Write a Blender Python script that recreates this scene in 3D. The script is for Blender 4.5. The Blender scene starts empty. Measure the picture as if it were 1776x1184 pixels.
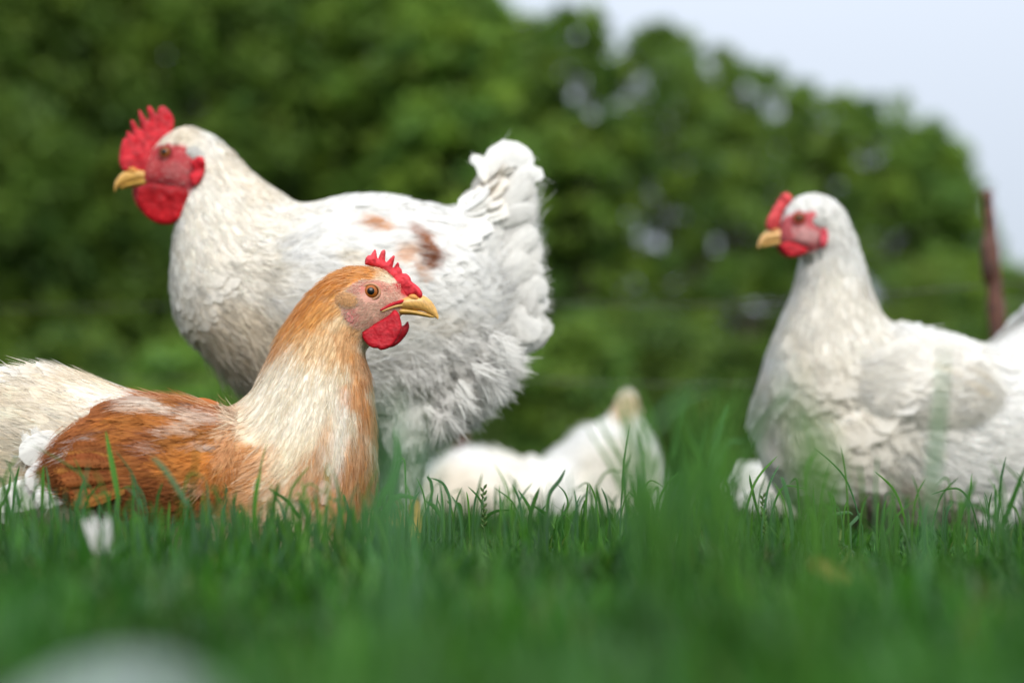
import bpy, math, random
import numpy as np
from mathutils import Vector
from mathutils.bvhtree import BVHTree
from mathutils.geometry import delaunay_2d_cdt

# ------------------------------------------------------------------ camera, light, exposure
SC = bpy.context.scene
COL = SC.collection
W_PX, H_PX, F_PX = 1776.0, 1184.0, 2645.0
HORIZON = 820.0
CAM_H = 0.08
PITCH = math.atan((HORIZON - H_PX / 2) / F_PX)
FOCUS = 1.235

cam_d = bpy.data.cameras.new('camera')
cam = bpy.data.objects.new('camera', cam_d)
COL.objects.link(cam)
cam.location = (0, 0, CAM_H)
cam.rotation_euler = (math.pi / 2 + PITCH, 0, 0)
cam_d.sensor_fit = 'HORIZONTAL'
cam_d.sensor_width = 23.5
cam_d.lens = 23.5 * F_PX / W_PX
cam_d.clip_start = 0.01
cam_d.clip_end = 2000
cam_d.dof.use_dof = True
cam_d.dof.focus_distance = FOCUS
cam_d.dof.aperture_fstop = 1.55
SC.camera = cam

SUN_EL, SUN_AZ = math.radians(40), math.radians(168)     # azimuth measured from +y (ahead) towards +x (right)
world = bpy.data.worlds.new('World')
SC.world = world
world.use_nodes = True
wn = world.node_tree
for n in list(wn.nodes):
    wn.nodes.remove(n)
w_out = wn.nodes.new('ShaderNodeOutputWorld')
w_bg = wn.nodes.new('ShaderNodeBackground')
w_sky = wn.nodes.new('ShaderNodeTexSky')
w_sky.sky_type = 'NISHITA'
w_sky.sun_disc = False
w_sky.sun_elevation = SUN_EL
w_sky.sun_rotation = SUN_AZ
w_sky.air_density = 1.0
w_sky.dust_density = 2.0
w_sky.ozone_density = 1.0
w_mix = wn.nodes.new('ShaderNodeMix')
w_mix.data_type = 'RGBA'
w_mix.inputs['Factor'].default_value = 0.82
w_mix.inputs['B'].default_value = (8.0, 8.75, 10.1, 1)        # the thin overcast veil
# an overcast sky is about twice as bright overhead as near the horizon
w_tc = wn.nodes.new('ShaderNodeTexCoord')
w_sep = wn.nodes.new('ShaderNodeSeparateXYZ')
w_map = wn.nodes.new('ShaderNodeMapRange')
w_map.inputs[1].default_value = 0.0; w_map.inputs[2].default_value = 1.0
w_map.inputs[3].default_value = 0.58; w_map.inputs[4].default_value = 1.9
w_veil = wn.nodes.new('ShaderNodeMix'); w_veil.data_type = 'RGBA'; w_veil.blend_type = 'MULTIPLY'
w_veil.inputs['Factor'].default_value = 1.0
w_veil.inputs['A'].default_value = (8.3, 9.0, 10.1, 1)
wn.links.new(w_tc.outputs['Generated'], w_sep.inputs[0]); wn.links.new(w_sep.outputs['Z'], w_map.inputs[0])
wn.links.new(w_map.outputs[0], w_veil.inputs['B']); wn.links.new(w_veil.outputs['Result'], w_mix.inputs['B'])
wn.links.new(w_sky.outputs['Color'], w_mix.inputs['A'])
wn.links.new(w_mix.outputs['Result'], w_bg.inputs['Color'])
w_bg.inputs['Strength'].default_value = 0.1
wn.links.new(w_bg.outputs['Background'], w_out.inputs['Surface'])

sun_d = bpy.data.lights.new('sun', 'SUN')
sun_d.energy = 3.2
sun_d.angle = math.radians(40)
sun_d.color = (1.0, 0.96, 0.9)
sun = bpy.data.objects.new('sun', sun_d)
COL.objects.link(sun)
sdir = Vector((math.sin(SUN_AZ) * math.cos(SUN_EL), math.cos(SUN_AZ) * math.cos(SUN_EL), math.sin(SUN_EL)))
sun.rotation_euler = sdir.to_track_quat('Z', 'Y').to_euler()
sun.location = (3, -2, 6)

SC.view_settings.view_transform = 'Standard'
SC.view_settings.look = 'None'
SC.view_settings.exposure = 0.20
SC.view_settings.gamma = 1.0
SC.render.engine = 'CYCLES'
SC.cycles.use_denoising = True
SC.cycles.max_bounces = 10
SC.cycles.diffuse_bounces = 8
SC.cycles.transmission_bounces = 10
SC.cycles.transparent_max_bounces = 8
SC.cycles.sample_clamp_indirect = 8

rng = np.random.default_rng(11)
random.seed(5)
CT, ST = math.cos(PITCH), math.sin(PITCH)
CAM = np.array([0, 0, CAM_H])


# ------------------------------------------------------------------ helpers
def ray(px, py):
    px = np.asarray(px, float); py = np.asarray(py, float)
    a = px - W_PX / 2; b = H_PX / 2 - py
    v = np.stack([a, CT * F_PX - ST * b, ST * F_PX + CT * b], -1)
    return v / v[..., 1:2]


def P(px, py, d):
    return CAM + ray(px, py) * np.asarray(d, float)[..., None]


def to_px(v):
    q = v - CAM
    f = q[..., 1] * CT + q[..., 2] * ST
    u = -q[..., 1] * ST + q[..., 2] * CT
    return W_PX / 2 + F_PX * q[..., 0] / f, H_PX / 2 - F_PX * u / f


def norm(v):
    return v / np.maximum(np.linalg.norm(v, axis=-1, keepdims=True), 1e-9)


def hash01(ix, iy, seed):
    h = (ix.astype(np.int64) * 374761393 + iy.astype(np.int64) * 668265263 + seed * 1274126177) & 0x7fffffff
    h = ((h ^ (h >> 13)) * 1274126177) & 0x7fffffff
    return ((h ^ (h >> 16)) & 0xffff) / 65535.0


def vnoise(x, y, seed=0):
    x = np.asarray(x, float); y = np.asarray(y, float)
    ix = np.floor(x); iy = np.floor(y)
    fx = x - ix; fy = y - iy
    fx = fx * fx * (3 - 2 * fx); fy = fy * fy * (3 - 2 * fy)
    a = hash01(ix, iy, seed); b = hash01(ix + 1, iy, seed)
    c = hash01(ix, iy + 1, seed); d = hash01(ix + 1, iy + 1, seed)
    return (a * (1 - fx) + b * fx) * (1 - fy) + (c * (1 - fx) + d * fx) * fy


def catmull(ctrl, nsub):
    ctrl = np.asarray(ctrl, float)
    n = len(ctrl)
    out = []
    for i in range(n - 1):
        p0 = ctrl[max(i - 1, 0)]; p1 = ctrl[i]; p2 = ctrl[i + 1]; p3 = ctrl[min(i + 2, n - 1)]
        for t in np.arange(nsub) / nsub:
            out.append(0.5 * (2 * p1 + (p2 - p0) * t + (2 * p0 - 5 * p1 + 4 * p2 - p3) * t * t
                              + (3 * p1 - p0 - 3 * p2 + p3) * t ** 3))
    out.append(ctrl[-1])
    return np.array(out)


def make_mesh(name, V, quads=None, tris=None, col=None, fuv=None, mat=None, smooth=True, nrm=None):
    me = bpy.data.meshes.new(name)
    V = np.asarray(V, np.float32)
    idx, tot = [], []
    if quads is not None and len(quads):
        q = np.asarray(quads, np.int32); idx.append(q.ravel()); tot.append(np.full(len(q), 4, np.int32))
    if tris is not None and len(tris):
        t = np.asarray(tris, np.int32); idx.append(t.ravel()); tot.append(np.full(len(t), 3, np.int32))
    idx = np.concatenate(idx); tot = np.concatenate(tot)
    me.vertices.add(len(V)); me.vertices.foreach_set('co', V.ravel())
    me.loops.add(len(idx)); me.loops.foreach_set('vertex_index', idx)
    me.polygons.add(len(tot))
    me.polygons.foreach_set('loop_start', np.concatenate([[0], np.cumsum(tot)[:-1]]).astype(np.int32))
    me.polygons.foreach_set('loop_total', tot)
    me.polygons.foreach_set('use_smooth', np.full(len(tot), smooth))
    if col is not None:
        c = np.ones((len(V), 4), np.float32); c[:, :3] = col
        at = me.attributes.new('Col', 'FLOAT_COLOR', 'POINT'); at.data.foreach_set('color', c.ravel())
    if fuv is not None:
        c = np.ones((len(V), 4), np.float32); c[:, :fuv.shape[1]] = fuv
        at = me.attributes.new('Fuv', 'FLOAT_COLOR', 'POINT'); at.data.foreach_set('color', c.ravel())
    me.update(calc_edges=True)
    me.validate()
    if nrm is not None and len(nrm) == len(me.vertices):
        me.normals_split_custom_set_from_vertices(np.asarray(nrm, np.float32).tolist())
    if mat:
        me.materials.append(mat)
    return me


def root_of(o):
    while o.parent:
        o = o.parent
    return o


def obj(name, parent, V, origin=None, **kw):
    """one mesh object; V in world metres; children keep coordinates relative to their root"""
    if parent is not None:
        org = np.array(root_of(parent).location)
    else:
        org = np.array(origin if origin is not None else (0, 0, 0), float)
    me = make_mesh(name, np.asarray(V) - org, **kw)
    o = bpy.data.objects.new(name, me)
    COL.objects.link(o)
    if parent is not None:
        o.parent = parent
    else:
        o.location = org
    return o


def thing(name, loc, label, cat, group=None):
    o = bpy.data.objects.new(name, None)
    o.empty_display_size = 0.05
    COL.objects.link(o)
    o.location = [float(x) for x in loc]
    o['label'] = label; o['category'] = cat
    if group:
        o['group'] = group
    bpy.context.view_layer.update()
    return o


def tag(o, label, cat, group=None, kind=None):
    o['label'] = label; o['category'] = cat
    if group:
        o['group'] = group
    if kind:
        o['kind'] = kind
    return o


def grid_quads(nu, nv, wrap=True, off=0):
    i = np.arange(nu - 1)[:, None]
    j = np.arange(nv if wrap else nv - 1)[None, :]
    j2 = (j + 1) % nv
    a = i * nv + j; b = i * nv + j2; c = (i + 1) * nv + j2; d = (i + 1) * nv + j
    return np.stack([a, b, c, d], -1).reshape(-1, 4) + off


class Acc:
    """collects pieces that become one mesh"""
    def __init__(s):
        s.V, s.Q, s.T, s.C, s.U, s.N, s.n = [], [], [], [], [], [], 0
        s.soft = False

    def add(s, V, quads=None, tris=None, col=(1, 1, 1), fuv=None, nrm=None):
        V = np.asarray(V, float).reshape(-1, 3)
        if quads is not None and len(quads): s.Q.append(np.asarray(quads) + s.n)
        if tris is not None and len(tris): s.T.append(np.asarray(tris) + s.n)
        c = np.empty((len(V), 3)); c[:] = col
        u = np.zeros((len(V), 3)); u[:, 0] = 0.5
        if fuv is not None: u[:] = fuv
        nn = np.zeros((len(V), 3))
        if nrm is not None: nn[:] = norm(np.asarray(nrm).reshape(-1, 3)); s.soft = True
        s.N.append(nn); s.V.append(V); s.C.append(c); s.U.append(u); s.n += len(V)

    def build(s, name, parent, mat, smooth=True, origin=None):
        if s.soft:                                             # wind every face the way its soft normal looks
            V = np.concatenate(s.V); Nn = np.concatenate(s.N)
            for lst in (s.Q, s.T):
                for k in range(len(lst)):
                    f = lst[k]
                    g = np.cross(V[f[:, 1]] - V[f[:, 0]], V[f[:, 2]] - V[f[:, 0]]) + np.cross(V[f[:, 2]] - V[f[:, 0]], V[f[:, -1]] - V[f[:, 0]])
                    bad = (g * Nn[f].sum(1)).sum(-1) < 0
                    f = f.copy(); f[bad] = f[bad][:, ::-1]; lst[k] = f
        return obj(name, parent, np.concatenate(s.V), origin=origin,
                   quads=np.concatenate(s.Q) if s.Q else None, tris=np.concatenate(s.T) if s.T else None,
                   col=np.concatenate(s.C), fuv=np.concatenate(s.U), mat=mat, smooth=smooth, nrm=np.concatenate(s.N) if s.soft else None)


# ------------------------------------------------------------------ materials
def new_mat(name):
    m = bpy.data.materials.new(name)
    m.use_nodes = True
    nt = m.node_tree
    b = nt.nodes['Principled BSDF']
    return m, nt, b


def N(nt, kind, **kw):
    n = nt.nodes.new(kind)
    for k, v in kw.items():
        setattr(n, k, v)
    return n


def attr(nt, name='Col'):
    return N(nt, 'ShaderNodeAttribute', attribute_name=name)


def add_translucent(nt, b, color_socket, fac):
    out = nt.nodes['Material Output']
    t = N(nt, 'ShaderNodeBsdfTranslucent')
    nt.links.new(color_socket, t.inputs['Color'])
    mx = N(nt, 'ShaderNodeMixShader'); mx.inputs[0].default_value = fac
    nt.links.new(b.outputs[0], mx.inputs[1]); nt.links.new(t.outputs[0], mx.inputs[2])
    nt.links.new(mx.outputs[0], out.inputs['Surface'])


def mat_feather():
    m, nt, b = new_mat('feather')
    a = attr(nt); f = attr(nt, 'Fuv')
    sep = N(nt, 'ShaderNodeSeparateColor'); nt.links.new(f.outputs['Color'], sep.inputs[0])
    # barbs slant away from the quill: stripes of (along - 0.55*|across|)
    ab = N(nt, 'ShaderNodeMath', operation='ABSOLUTE')
    sub = N(nt, 'ShaderNodeMath', operation='SUBTRACT'); sub.inputs[1].default_value = 0.5
    nt.links.new(sep.outputs[1], sub.inputs[0]); nt.links.new(sub.outputs[0], ab.inputs[0])
    mul = N(nt, 'ShaderNodeMath', operation='MULTIPLY'); mul.inputs[1].default_value = 0.8
    nt.links.new(ab.outputs[0], mul.inputs[0])
    d = N(nt, 'ShaderNodeMath', operation='SUBTRACT')
    nt.links.new(sep.outputs[0], d.inputs[0]); nt.links.new(mul.outputs[0], d.inputs[1])
    comb = N(nt, 'ShaderNodeCombineXYZ')
    nt.links.new(d.outputs[0], comb.inputs[0]); nt.links.new(sep.outputs[2], comb.inputs[1])
    ns = N(nt, 'ShaderNodeTexNoise'); ns.inputs['Scale'].default_value = 26; ns.inputs['Detail'].default_value = 3
    nt.links.new(comb.outputs[0], ns.inputs['Vector'])
    mr = N(nt, 'ShaderNodeMapRange'); mr.inputs[1].default_value = 0.3; mr.inputs[2].default_value = 0.7
    mr.inputs[3].default_value = 0.88; mr.inputs[4].default_value = 1.05
    nt.links.new(ns.outputs['Fac'], mr.inputs[0])
    mx = N(nt, 'ShaderNodeMix', data_type='RGBA', blend_type='MULTIPLY'); mx.inputs['Factor'].default_value = 1
    nt.links.new(a.outputs['Color'], mx.inputs['A']); nt.links.new(mr.outputs[0], mx.inputs['B'])
    bp = N(nt, 'ShaderNodeBump'); bp.inputs['Strength'].default_value = 0.35; bp.inputs['Distance'].default_value = 0.0006
    nt.links.new(ns.outputs['Fac'], bp.inputs['Height']); nt.links.new(bp.outputs[0], b.inputs['Normal'])
    nt.links.new(mx.outputs['Result'], b.inputs['Base Color'])
    b.inputs['Roughness'].default_value = 0.7
    b.inputs['Specular IOR Level'].default_value = 0.25
    add_translucent(nt, b, mx.outputs['Result'], 0.38)
    return m


def mat_skin():
    m, nt, b = new_mat('skin')
    a = attr(nt)
    tc = N(nt, 'ShaderNodeTexCoord')
    ns = N(nt, 'ShaderNodeTexNoise'); ns.inputs['Scale'].default_value = 170; ns.inputs['Detail'].default_value = 6
    nt.links.new(tc.outputs['Object'], ns.inputs['Vector'])
    mr = N(nt, 'ShaderNodeMapRange'); mr.inputs[1].default_value = 0.3; mr.inputs[2].default_value = 0.7
    mr.inputs[3].default_value = 0.75; mr.inputs[4].default_value = 1.15
    nt.links.new(ns.outputs['Fac'], mr.inputs[0])
    mx = N(nt, 'ShaderNodeMix', data_type='RGBA', blend_type='MULTIPLY'); mx.inputs['Factor'].default_value = 1
    nt.links.new(a.outputs['Color'], mx.inputs['A']); nt.links.new(mr.outputs[0], mx.inputs['B'])
    nt.links.new(mx.outputs['Result'], b.inputs['Base Color'])
    vo = N(nt, 'ShaderNodeTexVoronoi'); vo.inputs['Scale'].default_value = 900
    nt.links.new(tc.outputs['Object'], vo.inputs['Vector'])
    bp = N(nt, 'ShaderNodeBump'); bp.inputs['Strength'].default_value = 0.08; bp.inputs['Distance'].default_value = 0.0005
    nt.links.new(vo.outputs['Distance'], bp.inputs['Height']); nt.links.new(bp.outputs[0], b.inputs['Normal'])
    b.inputs['Roughness'].default_value = 0.6
    b.inputs['Specular IOR Level'].default_value = 0.22
    b.inputs['Subsurface Weight'].default_value = 0.15
    b.inputs['Subsurface Radius'].default_value = (0.003, 0.001, 0.0008)
    b.inputs['Subsurface Scale'].default_value = 1.0
    return m


def mat_horn():
    m, nt, b = new_mat('horn')
    a = attr(nt)
    tc = N(nt, 'ShaderNodeTexCoord')
    ns = N(nt, 'ShaderNodeTexNoise'); ns.inputs['Scale'].default_value = 160; ns.inputs['Detail'].default_value = 4
    nt.links.new(tc.outputs['Object'], ns.inputs['Vector'])
    mr = N(nt, 'ShaderNodeMapRange'); mr.inputs[3].default_value = 0.7; mr.inputs[4].default_value = 1.2
    nt.links.new(ns.outputs['Fac'], mr.inputs[0])
    mx = N(nt, 'ShaderNodeMix', data_type='RGBA', blend_type='MULTIPLY'); mx.inputs['Factor'].default_value = 1
    nt.links.new(a.outputs['Color'], mx.inputs['A']); nt.links.new(mr.outputs[0], mx.inputs['B'])
    nt.links.new(mx.outputs['Result'], b.inputs['Base Color'])
    b.inputs['Roughness'].default_value = 0.42
    return m


def mat_eye():
    m, nt, b = new_mat('eye')
    a = attr(nt); nt.links.new(a.outputs['Color'], b.inputs['Base Color'])
    b.inputs['Roughness'].default_value = 0.12
    b.inputs['Specular IOR Level'].default_value = 0.3
    return m


def mat_leaf(name, rough, trans, spec=0.4):
    m, nt, b = new_mat(name)
    a = attr(nt)
    nt.links.new(a.outputs['Color'], b.inputs['Base Color'])
    b.inputs['Roughness'].default_value = rough
    b.inputs['Specular IOR Level'].default_value = spec
    add_translucent(nt, b, a.outputs['Color'], trans)
    return m


def mat_noise(name, c1, c2, scale, rough=0.85, bump=0.3, dist=0.01, detail=6):
    m, nt, b = new_mat(name)
    tc = N(nt, 'ShaderNodeTexCoord')
    ns = N(nt, 'ShaderNodeTexNoise'); ns.inputs['Scale'].default_value = scale; ns.inputs['Detail'].default_value = detail
    nt.links.new(tc.outputs['Object'], ns.inputs['Vector'])
    cr = N(nt, 'ShaderNodeValToRGB')
    cr.color_ramp.elements[0].position = 0.35; cr.color_ramp.elements[0].color = (*c1, 1)
    cr.color_ramp.elements[1].position = 0.65; cr.color_ramp.elements[1].color = (*c2, 1)
    nt.links.new(ns.outputs['Fac'], cr.inputs[0]); nt.links.new(cr.outputs[0], b.inputs['Base Color'])
    bp = N(nt, 'ShaderNodeBump'); bp.inputs['Strength'].default_value = bump; bp.inputs['Distance'].default_value = dist
    nt.links.new(ns.outputs['Fac'], bp.inputs['Height']); nt.links.new(bp.outputs[0], b.inputs['Normal'])
    b.inputs['Roughness'].default_value = rough
    return m


M_FEATHER = mat_feather()
M_SKIN = mat_skin()
M_HORN = mat_horn()
M_EYE = mat_eye()
M_GRASS = mat_leaf('grass_blade', 0.42, 0.35, 0.28)
M_TREE = mat_leaf('tree_leaf', 0.55, 0.5, 0.3)
M_BARK = mat_noise('bark', (0.03, 0.024, 0.018), (0.09, 0.075, 0.055), 9, bump=0.7, dist=0.03)
M_RUST = mat_noise('rusty_iron', (0.045, 0.02, 0.014), (0.13, 0.05, 0.03), 60, rough=0.8, bump=0.4, dist=0.002)
M_WIRE = mat_noise('old_wire', (0.06, 0.05, 0.045), (0.14, 0.13, 0.12), 200, rough=0.6)
M_SOIL = mat_noise('meadow_ground', (0.018, 0.035, 0.010), (0.035, 0.075, 0.016), 5, rough=0.95, bump=0.3, dist=0.02)


# ------------------------------------------------------------------ feathers and strands
def feather_mesh(p, f, n, L, Wd, lift, col, rnd, na=6, nb=5, cup=0.25, droop=0.25, ragged=0.0, tipcol=None, puff=0.28):
    """many feathers at once; p base (N,3), f direction, n outward normal, L length, Wd half width"""
    Nn = len(p)
    s = norm(np.cross(n, f))
    a = np.linspace(0, 1, na)[None, :, None] * np.ones((1, 1, nb))
    b = np.linspace(-1, 1, nb)[None, None, :] * np.ones((1, na, 1))
    A = np.broadcast_to(a, (Nn, na, nb)).copy(); B = np.broadcast_to(b, (Nn, na, nb)).copy()
    shape = np.sqrt(np.clip(1 - (2 * np.clip(a, 0, 1) - 1) ** 4, 0, 1)) * (0.55 + 0.45 * np.minimum(a * 2.2, 1))
    shape = np.where(a >= 0.999, 0.30, shape); shape = np.where(a <= 0.001, 0.2, shape)
    along = A - 0.13 * B ** 2 * A                                     # rounded tip
    if ragged:
        along = along + ragged * rng.normal(size=A.shape) * (A > 0.75)
    Lr = L[:, None, None]; Wr = Wd[:, None, None]; lf = lift[:, None, None]
    h = Lr * (lf * along - droop * along ** 2 * lf) - cup * Wr * B ** 2 * (0.4 + 0.6 * A)
    pos = (p[:, None, None] + f[:, None, None] * (along * Lr)[..., None]
           + s[:, None, None] * (B * shape * Wr)[..., None] + n[:, None, None] * h[..., None])
    quads = grid_quads(na, nb, wrap=False)
    Q = (quads[None] + (np.arange(Nn) * na * nb)[:, None, None]).reshape(-1, 4)
    C = np.repeat(col[:, None], na * nb, 1).reshape(Nn, na, nb, 3).copy()
    if tipcol is not None:
        t = np.clip((A - 0.6) / 0.4, 0, 1)[..., None] * 0.6
        C = C * (1 - t) + tipcol[:, None, None] * t
    U = np.stack([A * (Lr / 0.03), B * 0.5 + 0.5, np.broadcast_to(rnd[:, None, None] * 40, A.shape)], -1)
    Nv = n[:, None, None] + s[:, None, None] * (B * puff)[..., None] + f[:, None, None] * ((A - 0.45) * (puff + 0.02))[..., None]
    return pos.reshape(-1, 3), Q, C.reshape(-1, 3), U.reshape(-1, 3), Nv.reshape(-1, 3)


def strand_mesh(p, f, n, L, wd, lift, col, curl=0.3):
    Nn = len(p)
    s0 = norm(np.cross(n, f))
    r = rng.uniform(-1.2, 1.2, Nn)[:, None]
    s = s0 * np.cos(r) + n * np.sin(r)
    side = rng.normal(size=Nn)[:, None] * curl
    V = []
    for k, t in enumerate((0, 0.4, 0.75)):
        c = p + f * (L * t)[:, None] + n * (L * (lift * t - 0.35 * lift * t * t))[:, None] + s0 * side * (L * t * t)[:, None]
        w = (wd * (1 - 0.45 * t))[:, None]
        V += [c - s * w, c + s * w]
    V.append(p + f * L[:, None] + n * (L * 0.65 * lift)[:, None] + s0 * side * L[:, None])
    V = np.stack(V, 1)
    base = (np.arange(Nn) * 7)[:, None]
    Q = np.concatenate([base + np.array([0, 1, 3, 2]), base + np.array([2, 3, 5, 4])])
    T = base + np.array([4, 5, 6])
    C = np.repeat(col[:, None], 7, 1).reshape(-1, 3)
    Nv = np.repeat((n + f * 0.15 + s0 * rng.normal(0, 0.22, Nn)[:, None])[:, None], 7, 1)
    return V.reshape(-1, 3), Q, T, C, Nv.reshape(-1, 3)


class Loft:
    """a closed body grown round a spine: rows (Dx, Dy, Vx, Vy, half width in px, depth of D, depth of V)"""
    def __init__(s, secs, d, nsub=8, nv=40, power=2.0, egg=0.0):
        rows = []
        for r in secs:
            r = list(r)
            if len(r) == 5: r += [0, 0]
            if len(r) == 6: r += [r[5]]
            rows.append(r)
        fine = catmull(rows, nsub)
        s.si = np.linspace(0, len(rows) - 1, len(fine))
        D = P(fine[:, 0], fine[:, 1], d + fine[:, 5]); V = P(fine[:, 2], fine[:, 3], d + fine[:, 6])
        C = (D + V) / 2; A = (D - V) / 2
        T = np.gradient(C, axis=0)
        B = norm(np.cross(T, A))
        for i in range(1, len(B)):
            if np.dot(B[i], B[i - 1]) < 0: B[i] = -B[i]
        k = np.ones(5) / 5                                    # steady the side direction
        Bp = np.pad(B, ((2, 2), (0, 0)), mode='edge')
        B = norm(np.stack([np.convolve(Bp[:, c], k, 'valid') for c in range(3)], -1))
        w = np.maximum(fine[:, 4], 0.3) * (d + (fine[:, 5] + fine[:, 6]) / 2) / F_PX
        ph = np.linspace(0, 2 * np.pi, nv, endpoint=False)
        c, q = np.cos(ph), np.sin(ph)
        e = 2.0 / power
        cc = np.sign(c) * np.abs(c) ** e; ss = np.sign(q) * np.abs(q) ** e
        wv = (1 - egg * cc)                                    # fuller below when egg > 0
        s.G = C[:, None] + A[:, None] * cc[None, :, None] + B[:, None] * (ss * wv)[None, :, None] * w[:, None, None]
        s.C = C; s.A = A; s.nu, s.nv = s.G.shape[:2]; s.d = d
        s.V = np.concatenate([s.G.reshape(-1, 3), C[:1], C[-1:]])
        s.Q = grid_quads(s.nu, s.nv)
        j = np.arange(nv); j2 = (j + 1) % nv
        n0 = s.nu * nv
        s.T = np.concatenate([np.stack([np.full(nv, n0), j2, j], -1),
                              np.stack([np.full(nv, n0 + 1), (s.nu - 1) * nv + j, (s.nu - 1) * nv + j2], -1)])
        polys = [tuple(x) for x in s.Q.tolist()] + [tuple(x) for x in s.T.tolist()]
        s.bvh = BVHTree.FromPolygons([Vector(v) for v in s.V.tolist()], polys)

    def hit(s, px, py, far=False):
        dr = Vector(ray(px, py).tolist()).normalized()
        o = Vector(CAM.tolist())
        if far:
            o = o + dr * (s.d * 3); dr = -dr
        loc, nor, idx, dist = s.bvh.ray_cast(o, dr)
        if loc is None: return None, None
        if nor.dot(dr) > 0: nor = -nor
        return np.array(loc), np.array(nor)

    def sample(s, n, dens):
        """n points over the skin with flow direction and outward normal; dens(section index, phi) relative density"""
        G = s.G
        dU = np.gradient(G, axis=0); dV = (np.roll(G, -1, 1) - np.roll(G, 1, 1)) / 2
        area = np.linalg.norm(np.cross(dU, dV), axis=-1)
        ph = np.linspace(0, 2 * np.pi, s.nv, endpoint=False)
        w = area * dens(s.si[:, None] * np.ones((1, s.nv)), ph[None] * np.ones((s.nu, 1)))
        w[-1] = 0
        pick = rng.choice(w.size, n, p=w.ravel() / w.sum())
        i, j = np.divmod(pick, s.nv)
        fu = rng.random(n); fv = rng.random(n)
        i2 = np.minimum(i + 1, s.nu - 1); j2 = (j + 1) % s.nv
        fu_, fv_ = fu[:, None], fv[:, None]
        p = (G[i, j] * (1 - fu_) + G[i2, j] * fu_) * (1 - fv_) + (G[i, j2] * (1 - fu_) + G[i2, j2] * fu_) * fv_
        f = norm(dU[i, j] + 1e-9)
        nn = norm(np.cross(dU[i, j], dV[i, j]))
        sg = np.sign(np.sum(nn * (p - s.C[i]), -1)); sg[sg == 0] = 1
        nn = nn * sg[:, None]
        si = s.si[i] + fu * (s.si[1] - s.si[0])
        return p, f, nn, si, ph[j]


def in_poly(x, y, poly):
    x = np.asarray(x); y = np.asarray(y)
    ins = np.zeros(x.shape, bool)
    n = len(poly)
    for i in range(n):
        x1, y1 = poly[i]; x2, y2 = poly[(i + 1) % n]
        c = ((y1 > y) != (y2 > y)) & (x < (x2 - x1) * (y - y1) / ((y2 - y1) if y2 != y1 else 1e-9) + x1)
        ins ^= c
    return ins


def blobs(x, y, base, items, seed=3, scale=28.0, warp=0.55):
    """plumage pattern, and shade painted into it: soft patches (cx, cy, rx, ry, angle, colour, strength) over a base colour"""
    c = np.empty(np.shape(x) + (3,)); c[:] = base
    nz = vnoise(x / scale, y / scale, seed) + 0.5 * vnoise(x / scale * 2.3, y / scale * 2.3, seed + 1) - 0.75
    for (cx, cy, rx, ry, an, co, st) in items:
        a = math.radians(an)
        dx = x - cx; dy = y - cy
        u = (dx * math.cos(a) + dy * math.sin(a)) / rx; v = (-dx * math.sin(a) + dy * math.cos(a)) / ry
        r = np.sqrt(u * u + v * v) + warp * nz
        k = (np.clip((1.25 - r) / 0.5, 0, 1) * st)[..., None]
        c = c * (1 - k) + np.array(co) * k
    return c


def coat(loft, acc, n, size, paint, skip=None, lift=0.22, wr=0.42, jit=0.16, na=6, nb=5, var=0.05, ragged=0.02, dens_mul=None, barbs=0, bw=0.00018, tipmix=None, flat_from=99):
    """covers a loft with overlapping feathers; size: (section index list, length in m)"""
    xs, ls = size
    dens = lambda si, ph: (1.0 / np.interp(si, xs, ls) ** 1.6) * (dens_mul(si, ph) if dens_mul else 1.0)
    p, f, nn, si, ph = loft.sample(n, dens)
    x, y = to_px(p)
    keep = np.ones(len(p), bool)
    if skip is not None: keep &= ~skip(x, y, si, ph)
    p, f, nn, si, x, y = p[keep], f[keep], nn[keep], si[keep], x[keep], y[keep]
    m = len(p)
    L = np.interp(si, xs, ls) * rng.uniform(0.8, 1.2, m)
    s = np.cross(nn, f)
    f = norm(f + s * rng.normal(0, jit, m)[:, None])
    lf = lift * (0.55 + 0.9 * vnoise(x / 30, y / 30, 9)) * rng.uniform(0.7, 1.3, m) * np.where(si > flat_from, 0.3, 1.0)
    c = paint(x, y) * (1 + rng.normal(0, var, m))[:, None]
    pos, Q, C, U, Nv = feather_mesh(p - nn * 0.0012 - f * (L * 0.25)[:, None], f, nn, L, L * wr, lf, np.clip(c, 0.01, 0.9), rng.random(m), na, nb, ragged=ragged, droop=0.75)
    acc.add(pos, Q, None, C, U, Nv)
    if barbs:
        barb_feathers(acc, p - nn * 0.0012 - f * (L * 0.25)[:, None], f, nn, L, L * wr, lf, c, barbs, bw, tipmix)


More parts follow.
